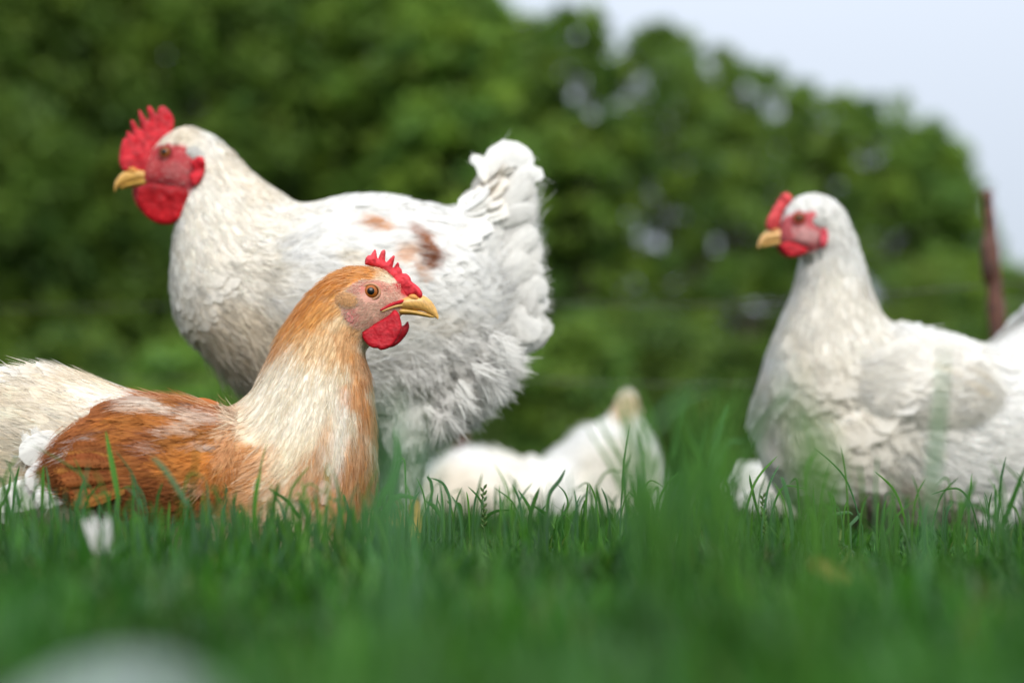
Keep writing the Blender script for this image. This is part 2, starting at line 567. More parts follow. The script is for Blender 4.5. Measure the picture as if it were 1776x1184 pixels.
def barb_feathers(acc, p, f, nn, L, Wd, lf, c, k, bw=0.00018, tipmix=None):
    """loose barbs growing from the quill of every feather, so that feathers end in soft points"""
    m = len(p); i = np.repeat(np.arange(m), k); M = len(i)
    s = np.cross(nn, f)
    a = rng.uniform(0.25, 1.0, M); sd = rng.choice([-1.0, 1.0], M)
    h = L[i] * (lf[i] * a - 0.75 * a * a * lf[i])
    off = rng.uniform(0, 0.75, M) * Wd[i] * np.minimum(1, 2.2 * (1.05 - a))
    pp = p[i] + f[i] * (a * L[i])[:, None] + s[i] * (sd * off)[:, None] + nn[i] * (h + 0.0004)[:, None]
    ff = norm(f[i] + s[i] * (sd * rng.uniform(0.05, 0.5, M) * (1.15 - a))[:, None])
    cc = c[i] * rng.uniform(0.88, 1.13, M)[:, None]
    if tipmix is not None:
        t = (np.clip((a - 0.55) / 0.45, 0, 1) * tipmix[1] * rng.random(M))[:, None]
        cc = cc * (1 - t) + np.array(tipmix[0]) * t
    V, Q, T, C, Nv = strand_mesh(pp, ff, nn[i], L[i] * rng.uniform(0.22, 0.5, M), np.full(M, bw) * rng.uniform(0.7, 1.5, M), rng.uniform(-0.02, 0.14, M), np.clip(cc, 0.01, 0.92), 0.06)
    acc.add(V, Q, T, C, None, Nv)


def fuzz(loft, acc, n, size, paint, skip=None, lift=0.25, wd=0.00022, jit=0.2, var=0.12, dens=None, clump=0.5, mix=None):
    xs, ls = size
    p, f, nn, si, ph = loft.sample(n, dens or (lambda si, ph: 1.0 / np.interp(si, xs, ls) ** 1.2))
    x, y = to_px(p)
    keep = np.ones(len(p), bool)
    if skip is not None: keep &= ~skip(x, y, si, ph)
    p, f, nn, si, x, y = p[keep], f[keep], nn[keep], si[keep], x[keep], y[keep]
    m = len(p)
    L = np.interp(si, xs, ls) * rng.uniform(0.5, 1.3, m)
    s = np.cross(nn, f)
    ck = (vnoise(x / 5.0, y / 5.0, 21) - 0.5) * 2 * clump
    f = norm(f + s * (rng.normal(0, jit, m) + ck * 0.35)[:, None])
    c = paint(x, y) * (1 + rng.normal(0, var, m))[:, None] * (0.9 + 0.25 * vnoise(x / 4, y / 9, 33))[:, None]
    if mix is not None:
        k = (rng.random(m) ** 2.2 * mix[1])[:, None]
        c = c * (1 - k) + np.array(mix[0]) * k
    lf = lift * rng.uniform(0.2, 1.6, m)
    V, Q, T, C, Nv = strand_mesh(p + nn * 0.0008, f, nn, L, wd * rng.uniform(0.7, 1.5, m), lf, np.clip(c, 0.01, 0.92), 0.1)
    acc.add(V, Q, T, C, None, Nv)


def quill(acc, pts, w, d, col, n_out=(0, -1, 0), na=14, nb=7, cup=0.2, tip=0.5, dd=0.0, tipcol=None, tilt=0.0, point=False, barbs=0):
    """one big feather along px points (px, py[, depth offset]); w half width in px"""
    q = np.array([(a[0], a[1], a[2] if len(a) > 2 else 0.0) for a in pts], float)
    q = catmull(q, 8)
    t = np.linspace(0, 1, len(q)); tt = np.linspace(0, 1, na)
    q = np.stack([np.interp(tt, t, q[:, k]) for k in range(3)], -1)
    c = P(q[:, 0], q[:, 1], d + dd + q[:, 2])
    T = norm(np.gradient(c, axis=0))
    no = np.array(n_out, float)
    s = norm(np.cross(no, T))
    nn = norm(np.cross(T, s))
    s = norm(s * math.cos(tilt) + nn * math.sin(tilt)); nn = norm(np.cross(T, s))
    nn = np.where((np.sum(nn * no, -1) < 0)[:, None], -nn, nn)
    b = np.linspace(-1, 1, nb)
    a = tt
    sh = np.minimum(0.35 + 1.6 * a, 1.0) * (np.sqrt(np.clip(1 - np.clip((a - (1 - tip)) / tip, 0, 1) ** (1.3 if point else 2.6), 0, 1)))
    sh = np.maximum(sh, 0.04)
    wm = w * d / F_PX
    notch = 1 + 0.02 * rng.normal(size=(na, nb)) * (np.abs(b)[None] > 0.9)
    pos = c[:, None] + s[:, None] * (b[None] * sh[:, None] * notch)[..., None] * wm - nn[:, None] * (cup * wm * b[None] ** 2)[..., None]
    Cc = np.empty((na, nb, 3)); Cc[:] = col
    if tipcol is not None:
        k = np.clip((a - 0.5) / 0.5, 0, 1)[:, None, None]
        Cc = Cc * (1 - k) + np.array(tipcol) * k
    Cc = Cc * (1 + 0.05 * rng.normal(size=(1, nb, 1)))
    Cc[:, nb // 2] *= 0.93
    ln = np.linalg.norm(c[-1] - c[0])
    U = np.stack(np.broadcast_arrays(a[:, None] * ln / 0.03, b[None] * 0.5 + 0.5, np.full((1, 1), rng.random() * 40)), -1)
    Nv = nn[:, None] + s[:, None] * (b[None] * 0.35)[..., None]
    acc.add(pos.reshape(-1, 3), grid_quads(na, nb, wrap=False), None, np.clip(Cc, 0.01, 0.92).reshape(-1, 3), U.reshape(-1, 3), Nv.reshape(-1, 3))
    if barbs:
        i = rng.integers(2, na, barbs); sd = rng.choice([-1.0, 1.0], barbs); br = rng.uniform(0.2, 0.95, barbs)
        pp = c[i] + s[i] * (sd * br * sh[i] * wm)[:, None] - nn[i] * (cup * wm * br ** 2)[:, None] + nn[i] * 0.0004
        ff = norm(T[i] * rng.uniform(0.8, 1.5, barbs)[:, None] + s[i] * (sd * rng.uniform(0.3, 0.9, barbs))[:, None])
        cb = np.clip(Cc[i, nb // 2 + (sd > 0)] * rng.uniform(0.8, 1.15, barbs)[:, None], 0.01, 0.92)
        V, Q, T3, C3, N3 = strand_mesh(pp, ff, nn[i], wm * rng.uniform(0.4, 0.9, barbs), np.full(barbs, 0.0002), np.full(barbs, 0.05), cb, 0.25)
        acc.add(V, Q, T3, C3, None, N3)


def pad(name, parent, poly, d, thick, col, mat, h=1.6, dd=0.0, wave=0.0, nsub=4, edge=None, lean=None, colfun=None):
    """fleshy flat organ (comb, wattle, lobe): outline in px, real thickness, rounded rim"""
    ring = catmull(list(poly) + [poly[0]], nsub)[:-1]
    x0, y0 = ring.min(0); x1, y1 = ring.max(0)
    gx, gy = np.meshgrid(np.arange(x0, x1, h), np.arange(y0, y1, h))
    gx = gx + (np.arange(gx.shape[0]) % 2)[:, None] * h / 2
    pts = np.stack([gx.ravel(), gy.ravel()], -1)
    ins = in_poly(pts[:, 0], pts[:, 1], ring)
    pts = pts[ins]

    def edist(q):
        a = ring; b = np.roll(ring, -1, 0)
        ab = b - a
        t = np.clip(((q[:, None] - a) * ab).sum(-1) / np.maximum((ab ** 2).sum(-1), 1e-9), 0, 1)
        return np.sqrt((((a + ab * t[..., None]) - q[:, None]) ** 2).sum(-1)).min(1)
    pts = pts[edist(pts) > h * 0.45]
    allp = np.concatenate([ring, pts])
    nr = len(ring)
    res = delaunay_2d_cdt([Vector(p) for p in allp.tolist()], [(i, (i + 1) % nr) for i in range(nr)], [], 1, 1e-4)
    vv = np.array([tuple(v) for v in res[0]]); ff = np.array([f for f in res[2] if len(f) == 3])
    dist = edist(vv)
    bd = dist < 1e-3
    R = edge or 6.0
    prof = np.sqrt(np.clip(1 - (1 - np.clip(dist / R, 0, 1)) ** 2, 0, 1)) * thick / 2
    prof = prof * (0.92 + 0.16 * vnoise(vv[:, 0] / 3.1, vv[:, 1] / 3.1, 5))
    prof[bd] = 0
    mid = d + dd + wave * (vnoise(vv[:, 0] / 14, vv[:, 1] / 14, 8) - 0.5)
    if lean is not None:
        mid = mid + lean(vv[:, 0], vv[:, 1])
    Vf = P(vv[:, 0], vv[:, 1], mid - prof); Vb = P(vv[:, 0], vv[:, 1], mid + prof)
    n = len(vv)
    bi = np.arange(n) + n; bi[bd] = np.arange(n)[bd]
    T = np.concatenate([ff, bi[ff][:, ::-1]])
    c = np.empty((2 * n, 3)); c[:] = col
    if colfun is not None:
        cc = colfun(vv[:, 0], vv[:, 1]); c[:n] = cc; c[n:] = cc
    return obj(name, parent, np.concatenate([Vf, Vb]), tris=T, col=c, mat=mat)


def loft_obj(name, parent, secs, d, col, mat, nsub=5, nv=20, power=2.0, colfun=None):
    L = Loft(secs, d, nsub, nv, power)
    c = np.empty((len(L.V), 3)); c[:] = col
    if colfun is not None:
        x, y = to_px(L.V); c = colfun(x, y)
    return obj(name, parent, L.V, quads=L.Q, tris=L.T, col=c, mat=mat)


def tube_pts(acc, pts, rad, col, nv=10):
    pts = np.asarray(pts, float); rad = np.asarray(rad, float)
    T = norm(np.gradient(pts, axis=0))
    ref = np.array([0.31, 0.9, 0.27])
    X = norm(np.cross(T, ref)); Y = np.cross(T, X)
    ph = np.linspace(0, 2 * np.pi, nv, endpoint=False)
    G = pts[:, None] + (X[:, None] * np.cos(ph)[None, :, None] + Y[:, None] * np.sin(ph)[None, :, None]) * rad[:, None, None]
    n = len(pts)
    V = np.concatenate([G.reshape(-1, 3), pts[:1], pts[-1:]])
    j = np.arange(nv); j2 = (j + 1) % nv
    T2 = np.concatenate([np.stack([np.full(nv, n * nv), j2, j], -1), np.stack([np.full(nv, n * nv + 1), (n - 1) * nv + j, (n - 1) * nv + j2], -1)])
    acc.add(V, grid_quads(n, nv), T2, col)


def eye(parent, loft, px, py, r_px, iris, far=False, sink=0.55, lid=(0.45, 0.16, 0.10)):
    loc, nor = loft.hit(px, py, far)
    if loc is None: return
    r = r_px * loft.d / F_PX
    out = norm(nor + np.array([0, 1.6 if far else -1.6, 0.0]))
    c = loc - out * r * sink
    nu, nv = 14, 24
    X = norm(np.cross(out, [0, 0, 1.0])); Y = np.cross(X, out)
    th = np.linspace(0.001, math.pi, nu); ph = np.linspace(0, 2 * np.pi, nv, endpoint=False)
    G = (out[None, None] * np.cos(th)[:, None, None] + (X[None, None] * np.cos(ph)[None, :, None] + Y[None, None] * np.sin(ph)[None, :, None]) * np.sin(th)[:, None, None])

    def shell(name, par, rr, a0, a1, col, off=0.0):
        t = np.linspace(a0, a1, 12)
        g = (out[None, None] * np.cos(t)[:, None, None] + (X[None, None] * np.cos(ph)[None, :, None] + Y[None, None] * np.sin(ph)[None, :, None]) * np.sin(t)[:, None, None])
        return obj(name, par, (c + g * rr + out * off).reshape(-1, 3), quads=grid_quads(12, nv), col=col, mat=M_EYE)
    e = shell('eye', parent, r, 0.001, math.pi, np.array(iris))
    shell('pupil', e, r * 1.012, 0.0, 0.46, np.array((0.004, 0.004, 0.004)))
    shell('iris_rim', e, r * 1.006, 0.95, 1.25, np.array(iris) * 0.25)
    a = Acc()
    ang = np.linspace(0, 2 * np.pi, 33)
    ring = c + out * r * 0.42 + (X * np.cos(ang)[:, None] * 1.12 + Y * np.sin(ang)[:, None] * 0.95) * r * 1.0
    tube_pts(a, ring, np.full(33, r * 0.17), lid, 10)
    a.build('eyelid', e, M_SKIN)
    return e


def leg(parent, hip, ground, toe_dir, col=(0.55, 0.33, 0.10), r=0.006, fluff=None):
    """shank, three front toes, hind toe; hip and ground world points"""
    a = Acc()
    hip = np.array(hip, float); g = np.array(ground, float)
    k = np.linspace(0, 1, 9)[:, None]
    pts = hip * (1 - k) + g * k + np.array([0.006, 0, 0]) * np.sin(k * np.pi)
    pts[-1, 2] += 0.004
    tube_pts(a, pts, r * (1.25 - 0.35 * np.sin(k[:, 0] * np.pi)), col, 12)
    td = math.atan2(toe_dir[1], toe_dir[0])
    for an, ln in ((-0.55, 0.042), (0, 0.052), (0.55, 0.042), (math.pi, 0.02)):
        dr = np.array([math.cos(td + an), math.sin(td + an), 0])
        t = np.linspace(0, 1, 8)[:, None]
        tp = g + np.array([0, 0, 0.006]) + dr * ln * t + np.array([0, 0, 1]) * (0.004 * np.sin(t * np.pi) - 0.003 * t)
        tube_pts(a, tp, r * 0.8 * (1 - 0.6 * t[:, 0] ** 2) * (1 + 0.12 * np.cos(t[:, 0] * 18)), col, 8)
    o = a.build('leg', parent, M_HORN)
    return o


def ground_under(px, d):
    """point on the ground (z=0) at depth d under picture column px"""
    return np.array([(px - W_PX / 2) / F_PX * d, d, 0.0])


# ------------------------------------------------------------------ colours of the birds (linear)
WHITE = np.array((0.87, 0.86, 0.825))
CREAM = np.array((0.76, 0.64, 0.46))
PALE = np.array((0.84, 0.785, 0.68))
ORANGE = np.array((0.66, 0.265, 0.05))
BROWN = np.array((0.36, 0.115, 0.028))
DARKB = np.array((0.20, 0.055, 0.014))
RED = np.array((0.44, 0.009, 0.018))
FACE = np.array((0.42, 0.10, 0.085))
BEAK = np.array((0.58, 0.34, 0.09))
HENS = 'hens on the grass'

# ------------------------------------------------------------------ ground, trees, fence
def ground():
    n = 121
    g = np.sinh(np.linspace(-1, 1, n) * 4.2); g = g / g.max()
    X, Y = np.meshgrid(g * 320, g * 320 + 30, indexing='ij')
    r = np.hypot(X, Y - 0)
    Z = 0.9 * (vnoise(X / 35, Y / 35, 4) - 0.5) * np.clip((r - 14) / 40, 0, 1) - 0.002
    V = np.stack([X, Y, Z], -1).reshape(-1, 3)
    o = obj('ground', None, V, quads=grid_quads(n, n, wrap=False)[:, ::-1], mat=M_SOIL)
    tag(o, 'green meadow ground under the grass', 'ground', kind='structure')


ground()


def leaf_cloud(acc, centres, radii, per, size, cols, flat=0.75):
    n = len(centres) * per
    c = np.repeat(centres, per, 0); r = np.repeat(radii, per)
    v = norm(rng.normal(size=(n, 3)))
    rad = r * rng.random(n) ** 0.45
    p = c + v * rad[:, None] * np.array([1, 1, flat])
    nn = norm(v * 0.8 + rng.normal(size=(n, 3)) * 0.8 + np.array([0, 0, 0.5]))
    a = norm(np.cross(nn, rng.normal(size=(n, 3)))); b = np.cross(nn, a)
    s = size * rng.uniform(0.6, 1.4, n)[:, None]
    V = np.stack([p - a * s, p - b * s * 0.55 + nn * s * 0.1, p + a * s, p + b * s * 0.55 + nn * s * 0.1], 1)
    col = np.repeat(cols, per, 0) * rng.uniform(0.7, 1.35, n)[:, None]
    acc.add(V.reshape(-1, 3), np.arange(n * 4).reshape(-1, 4), None, np.repeat(np.clip(col, 0.004, 0.6), 4, 0))


LEAFC = np.array([(0.130, 0.235, 0.034), (0.160, 0.265, 0.036), (0.095, 0.190, 0.036), (0.140, 0.240, 0.046), (0.185, 0.285, 0.036)])


def tree_mesh(h, w, nclump, per, leaf, low, seed, cr=(0.10, 0.19), tone=1.0, loose=1.0):
    """returns (trunk Acc, crown Acc) for a tree of height h, crown width w; crown starts at share low of the height"""
    global rng
    keep = rng
    rng = np.random.default_rng(seed)
    tr, crn = Acc(), Acc()
    z = np.linspace(0, h * 0.93, 14)
    bend = np.cumsum(rng.normal(0, 0.05, (14, 2)), 0) * w * 0.12; bend[0] = 0
    tp = np.stack([bend[:, 0], bend[:, 1], z], -1)
    r0 = h * 0.017
    tube_pts(tr, tp, r0 * (1 - 0.9 * (z / h)) * (1 + 0.5 * np.exp(-z / (h * 0.03))), (0.07, 0.058, 0.042), 10)
    t = rng.random(nclump) ** 0.9
    zz = h * (low + (1 - low) * t)
    prof = np.sin(np.pi * np.clip(0.12 + 0.82 * t, 0, 1)) ** 0.6
    prof = prof * (0.75 + 0.5 * vnoise(t * 7, np.full(nclump, seed), seed))
    an = rng.random(nclump) * 2 * np.pi
    rr = w / 2 * prof * np.sqrt(rng.uniform(0.12, 1.0, nclump))
    cx = np.interp(zz, z, bend[:, 0]); cy = np.interp(zz, z, bend[:, 1])
    cen = np.stack([cx + rr * np.cos(an), cy + rr * np.sin(an), zz], -1)
    rad = w * rng.uniform(cr[0], cr[1], nclump) * (0.7 + 0.5 * prof)
    cols = LEAFC[rng.integers(0, len(LEAFC), nclump)] * rng.uniform(0.82, 1.15, nclump)[:, None] * tone
    leaf_cloud(crn, cen, rad, per, leaf, cols)
    m = max(6, int(nclump / 5 * loose))                                   # looser leaves between the clumps
    pick = rng.choice(nclump, m)
    leaf_cloud(crn, cen[pick] + rng.normal(0, w * 0.05, (m, 3)), np.full(m, w * 0.20), per * 2, leaf, LEAFC[rng.integers(0, len(LEAFC), m)] * tone)
    for i in rng.choice(nclump, min(nclump, 34), replace=False):
        zs = max(zz[i] - rr[i] * 0.7 - 0.1 * h * rng.random(), h * 0.12)
        s = np.array([np.interp(zs, z, bend[:, 0]), np.interp(zs, z, bend[:, 1]), zs])
        k = np.linspace(0, 1, 6)[:, None]
        pts = s * (1 - k) + cen[i] * k - np.array([0, 0, 1]) * (0.12 * rr[i] * np.sin(k * np.pi))
        tube_pts(tr, pts, r0 * 0.36 * (1 - zs / h * 0.7) * (1 - 0.8 * k[:, 0]), (0.07, 0.058, 0.042), 6)
    rng = keep
    return tr, crn


def px_tree(name, px, d, top, wpx, label, seed, nclump=150, per=56, low=0.14, leaf=0.105, group='trees behind the hens', tone=1.0, dz=0.0, cat='tree', cr=(0.065, 0.125), loose=1.0):
    base = ground_under(px, d)
    h = P(px, top, d)[2]
    w = wpx * d / F_PX
    root = thing(name, base, label, cat, group)
    tr, crn = tree_mesh(h, w, nclump, per, leaf, low, seed, cr, tone, loose)
    for a in (tr, crn):
        a.V = [v + base for v in a.V]
    tr.build('trunk', root, M_BARK); crn.build('crown', root, M_TREE)
    return root


TREES = [  # px, distance, top py, width px, seed, clumps, low, tone, label
    (-110, 25, -260, 420, 1, 190, 0.10, 0.85, 'dark leafy tree cut by the left edge of the photo'),
    (110, 27, -330, 330, 2, 190, 0.12, 0.8, 'tall dark green tree left of the red-combed standing hen'),
    (330, 28, -300, 340, 3, 190, 0.12, 0.9, 'tall green tree rising straight above the standing hen with the red wattles'),
    (520, 31, -240, 300, 4, 170, 0.14, 0.95, 'tall green tree above the middle of the standing hen\'s back'),
    (680, 29, -200, 320, 5, 190, 0.13, 1.1, 'bright green tree above the brown-patched back of the standing hen'),
    (795, 27, -40, 250, 6, 190, 0.10, 1.3, 'yellow-green tree behind the raised white tail, just left of the sky'),
    (905, 33, 52, 210, 26, 150, 0.10, 1.1, 'lower green crown in the dip of the tree line right of the raised white tail'),
    (1018, 31, 12, 210, 7, 130, 0.16, 1.05, 'tallest tree against the sky, with a narrow peak at the top edge'),
    (1165, 32, 52, 280, 8, 130, 0.16, 1.0, 'broad round-topped tree where the tree line starts to drop'),
    (1235, 35, 84, 230, 21, 100, 0.16, 0.95, 'round green tree between the tallest tree and the slope of the tree line'),
    (1360, 37, 128, 220, 22, 90, 0.14, 1.0, 'small-crowned tree above and left of the right-hand hen\'s comb'),
    (1480, 38, 172, 220, 23, 95, 0.12, 1.05, 'green tree above and right of the right-hand hen\'s head'),
    (1588, 40, 205, 210, 24, 100, 0.10, 1.1, 'green tree second from the rusty post against the sky'),
    (1678, 42, 300, 130, 25, 80, 0.04, 1.1, 'short narrow tree touching the rusty post'),
    (1295, 34, 112, 260, 9, 100, 0.14, 0.95, 'green tree behind the comb of the right-hand hen, on the slope of the tree line'),
    (1425, 36, 160, 240, 10, 86, 0.14, 0.95, 'thin-crowned tree directly above the head of the right-hand hen'),
    (1540, 37, 182, 230, 11, 105, 0.12, 1.15, 'yellow-green tree just right of the right-hand hen\'s neck'),
    (1630, 38, 225, 170, 12, 110, 0.06, 1.2, 'last tall tree of the row, beside the rusty post against the sky'),
    (1745, 44, 470, 150, 13, 90, 0.02, 1.1, 'low bushy tree behind the rusty post at the right'),
]
for (px, d, top, wpx, sd, nc, low, tone, lab) in TREES:
    px_tree('tree', px, d, top, wpx, lab, sd, nclump=int(nc * (1.35 if 1000 < px < 1600 else 2.3)), low=low, tone=tone, loose=0.25 if 1000 < px < 1600 else 1.0)

# far mass of the wood, behind the separate trees
def woodland():
    acc = Acc()
    specs = [(-1250, 60), (-1000, -40), (-760, -120), (-520, -100), (2150, 640), (2450, 600), (-260, -150), (-40, -120), (200, -90), (420, -60), (610, -30), (770, 120), (930, 260), (1090, 560), (1240, 620), (1370, 640), (1500, 640), (1640, 640), (1760, 640), (1900, 660)]
    for i, (px, top) in enumerate(specs):
        d = 44 + 3 * (i % 3)
        b = ground_under(px, d); h = P(px, top, d)[2]
        n = int((190 if px < -300 else 110) if px < 1150 else 40)
        cen = np.stack([b[0] + rng.normal(0, 1.5 if px > -300 else 2.4, n), b[1] + rng.normal(0, 1.2, n), h * rng.uniform(0.03, 0.97, n)], -1)
        cols = LEAFC[rng.integers(0, 5, n)] * rng.uniform(0.85, 1.15, n)[:, None]
        leaf_cloud(acc, cen, rng.uniform(0.6, 1.2, n), 90, 0.2, cols)
    o = acc.build('woodland', None, M_TREE)
    tag(o, 'dark mass of woodland filling the gaps behind the row of trees', 'woodland', kind='stuff')


woodland()

BUSHES = [  # px, d, top, width, tone, label
    (325, 11, 615, 210, 1.5, 'bright green bush seen between the standing hen\'s breast and the resting hen\'s back'),
    (130, 15, 590, 260, 0.8, 'dark green bush low behind the resting hen\'s tail'),
    (560, 14, 620, 240, 0.9, 'green bush mostly hidden behind the two large hens'),
    (985, 12, 560, 210, 1.0, 'green bush to the right of the standing hen\'s fluffy rear'),
    (1130, 16, 560, 260, 0.75, 'dark bush behind the raised head of the lying hen'),
    (1290, 15, 600, 230, 0.7, 'dark bush between the tall grass and the right-hand hen\'s breast'),
    (1600, 18, 480, 220, 0.75, 'green bush above the back of the right-hand hen, left of the rusty post'),
    (880, 17, 700, 170, 0.65, 'low dark bush behind the body of the lying hen'),
]
for i, (px, d, top, w, tone, lab) in enumerate(BUSHES):
    px_tree('bush', px, d, top, w, lab, 40 + i, nclump=70, per=60, low=0.05, leaf=0.05, tone=tone, group='bushes under the trees', cat='bush', cr=(0.12, 0.24))


def post(px_top, py_top, px_bot, d, r, label):
    base = ground_under(px_bot, d); top = P(px_top, py_top, d)
    root = thing('fence_post', base, label, 'fence post', 'rusty fence posts')
    k = np.linspace(0, 1, 40)[:, None]
    pts = (base - np.array([0, 0, 0.03])) * (1 - k) + top * k
    pts = pts + np.stack([0.35 * r * np.sin(k[:, 0] * 3), 0 * k[:, 0], 0 * k[:, 0]], -1)
    rad = r * (1 + 0.10 * np.sin(k[:, 0] * 31) + 0.06 * np.sin(k[:, 0] * 77)) * np.where(k[:, 0] > 0.82, 0.7, 1.0)
    a = Acc(); tube_pts(a, pts, rad, (0.1, 0.05, 0.03), 12)
    a.build('shaft', root, M_RUST)
    b = Acc(); c = base * 0.2 + top * 0.8
    tube_pts(b, [c + np.array([0, 0, -r * 3]), c + np.array([0, 0, -r]), c + np.array([0, 0, r]), c + np.array([0, 0, r * 3])], [r * 1.02, r * 1.14, r * 1.1, r * 0.75], (0.1, 0.06, 0.03), 12)
    b.build('clamp', root, M_RUST)
    return base, top


pb1, pt1 = post(1711, 331, 1741, 2.15, 0.0115, 'rusty brown iron post leaning against the sky at the right')
pb2, pt2 = post(800, 372, 797, 2.75, 0.0115, 'rusty brown post showing below the standing hen\'s belly fluff')


def fence_wires():
    root = thing('wire_fence', (pb1 + pb2) / 2, 'thin wire fence strung between the two rusty posts', 'fence')
    far_l = ground_under(-700, 4.4); far_r = ground_under(2500, 3.0)
    for zf in (0.47, 0.72):
        a = Acc()
        pts = []
        nodes = [far_l + np.array([0, 0, 0.8 * zf]), pb2 * (1 - zf) + pt2 * zf, pb1 * (1 - zf) + pt1 * zf, far_r + np.array([0, 0, 0.8 * zf])]
        for u, v in zip(nodes[:-1], nodes[1:]):
            for t in np.linspace(0, 1, 12, endpoint=False):
                pts.append(u * (1 - t) + v * t - np.array([0, 0, 0.02 * math.sin(math.pi * t)]))
        tube_pts(a, pts, np.full(len(pts), 0.0008), (0.1, 0.1, 0.1), 6)
        a.build('wire', root, M_WIRE)


fence_wires()
# ------------------------------------------------------------------ the standing white hen
def standing_hen():
    d = 1.50
    secs = [(254, 288, 251, 318, 11), (268, 262, 262, 330, 24), (290, 238, 280, 345, 33), (322, 223, 303, 362, 40), (360, 233, 312, 385, 43),
            (393, 256, 306, 408, 54), (428, 292, 302, 445, 76), (474, 327, 301, 505, 108), (528, 356, 318, 570, 138), (600, 345, 385, 645, 158),
            (660, 342, 480, 715, 168), (730, 354, 592, 764, 168), (788, 362, 694, 768, 155), (812, 346, 768, 734, 132), (828, 334, 826, 670, 105),
            (845, 313, 860, 606, 76), (859, 298, 888, 545, 46), (876, 296, 904, 470, 22), (894, 314, 908, 400, 8)]
    L = Loft(secs, d, 9, 44, 2.1)
    root = thing('hen', ground_under(640, d), 'large white hen with big red wattles and brown patches, standing behind the rusty hen', 'hen', HENS)
    face = [(248, 296), (256, 268), (272, 254), (290, 249), (318, 252), (334, 262), (352, 270), (354, 296), (346, 318), (330, 332), (300, 348), (255, 332)]

    def paint(x, y):
        return blobs(x, y, WHITE, [
            (400, 330, 130, 110, 40, PALE, 0.6), (390, 500, 110, 150, 10, PALE, 0.55), (440, 610, 130, 80, 30, CREAM, 0.5),
            (420, 300, 60, 40, 40, CREAM, 0.25), (300, 250, 40, 25, -40, CREAM, 0.5), (850, 330, 60, 25, -10, CREAM, 0.3),
            (655, 386, 26, 11, 15, ORANGE, 0.8), (648, 382, 10, 6, 15, BROWN, 0.5), (704, 440, 18, 22, 60, ORANGE, 0.6), (735, 412, 36, 11, 50, BROWN, 0.95),
            (742, 446, 27, 14, 62, DARKB, 1.0), (730, 470, 20, 8, 65, ORANGE, 0.6), (620, 450, 40, 14, 20, CREAM, 0.4),
            (760, 560, 60, 20, 20, CREAM, 0.25), (765, 735, 10, 14, 20, BROWN, 0.35)], 3, 26)

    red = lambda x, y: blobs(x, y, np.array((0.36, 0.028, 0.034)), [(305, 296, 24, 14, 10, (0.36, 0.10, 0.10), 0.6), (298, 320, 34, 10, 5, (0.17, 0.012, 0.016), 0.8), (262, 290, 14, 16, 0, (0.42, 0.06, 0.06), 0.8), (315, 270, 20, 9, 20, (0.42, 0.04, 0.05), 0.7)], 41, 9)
    skin = lambda x, y: np.where(in_poly(x, y, face)[..., None], red(x, y), paint(x, y) * 0.8)
    x, y = to_px(L.V)
    body = obj('body', root, L.V, quads=L.Q, tris=L.T, col=skin(x, y), mat=M_SKIN)
    a = Acc()
    sk = lambda x, y, si, ph: in_poly(x + rng.normal(0, 2.5, x.shape), y + rng.normal(0, 2.5, x.shape), face) | (si < 0.8)
    xs = [0, 2, 4, 6, 8, 10, 13, 15, 17]; ls = [0.006, 0.008, 0.014, 0.024, 0.034, 0.040, 0.040, 0.034, 0.026]
    coat(L, a, 7500, (xs, ls), paint, sk, lift=0.032, wr=0.55, jit=0.2, flat_from=12, var=0.03)
    fluff = lambda si, ph: np.clip((si - 8.5) / 2, 0, 1) * np.clip(-np.cos(ph) + 0.1, 0.0, 1) + 1e-5
    fuzz(L, a, 15000, (xs, [0.006, 0.008, 0.013, 0.018, 0.02, 0.026, 0.032, 0.034, 0.034]), paint, sk, lift=0.55, wd=0.0005, dens=fluff, var=0.05, jit=0.3, clump=1.4)
    fuzz(L, a, 26000, (xs, [0.004, 0.006, 0.011, 0.014, 0.016, 0.018, 0.02, 0.02, 0.02]), paint, sk, lift=0.07, wd=0.00045, var=0.04)
    fuzz(L, a, 1500, (xs, [0.0035] * 9), lambda x, y: np.full(x.shape + (3,), 1.0) * np.array((0.7, 0.5, 0.45)), lambda x, y, si, ph: ~in_poly(x, y, face) | (((x - 287) / 14) ** 2 + ((y - 265) / 12) ** 2 < 1) | (si < 0.9), lift=0.4, wd=0.00012, dens=lambda si, ph: (si < 4.5) + 1e-6)
    a.build('plumage', body, M_FEATHER)

    # folded wing: rows of coverts and long secondaries lying on the flank
    for far in (False, True):
        wing(root, L, d, [(490, 425, 455, 520, 0.0), (560, 385, 520, 580, 0.6), (640, 375, 600, 620, 1), (720, 385, 700, 612, 1), (800, 420, 800, 608, 0.9), (870, 475, 868, 600, 0.7), (912, 520, 912, 585, 0.3)],
             paint, 900, 0.042, far, bulge=0.014, wr=0.5, fuzzn=0 if far else 7000, lift=0.025, grow=1.2, recol=0.65)
    # tail: upright plumes and the rounded feathers along the rear
    t = Acc()
    wcol = WHITE * 1.0
    for pts, w, dd in [([(845, 330), (838, 290), (826, 264), (806, 256)], 13, -0.012), ([(850, 360), (850, 300), (872, 252), (906, 262), (912, 276)], 30, -0.008),
                       ([(862, 370), (868, 300), (888, 262), (914, 268)], 28, -0.016), ([(840, 380), (842, 310), (858, 262), (880, 246)], 26, 0.0), ([(872, 390), (895, 320), (924, 290), (932, 300)], 30, -0.02),
                       ([(860, 350), (890, 290), (902, 262), (914, 272)], 22, 0.008), ([(860, 380), (905, 330), (933, 310)], 26, 0.012), ([(860, 460), (915, 430), (942, 440)], 28, 0.02), ([(850, 520), (905, 520), (950, 540)], 28, 0.025)]:
        pts = [(880 + (x - 880) * 0.88, y + 17 * max(0.0, min(1.0, (460 - y) / 100))) for x, y in pts]
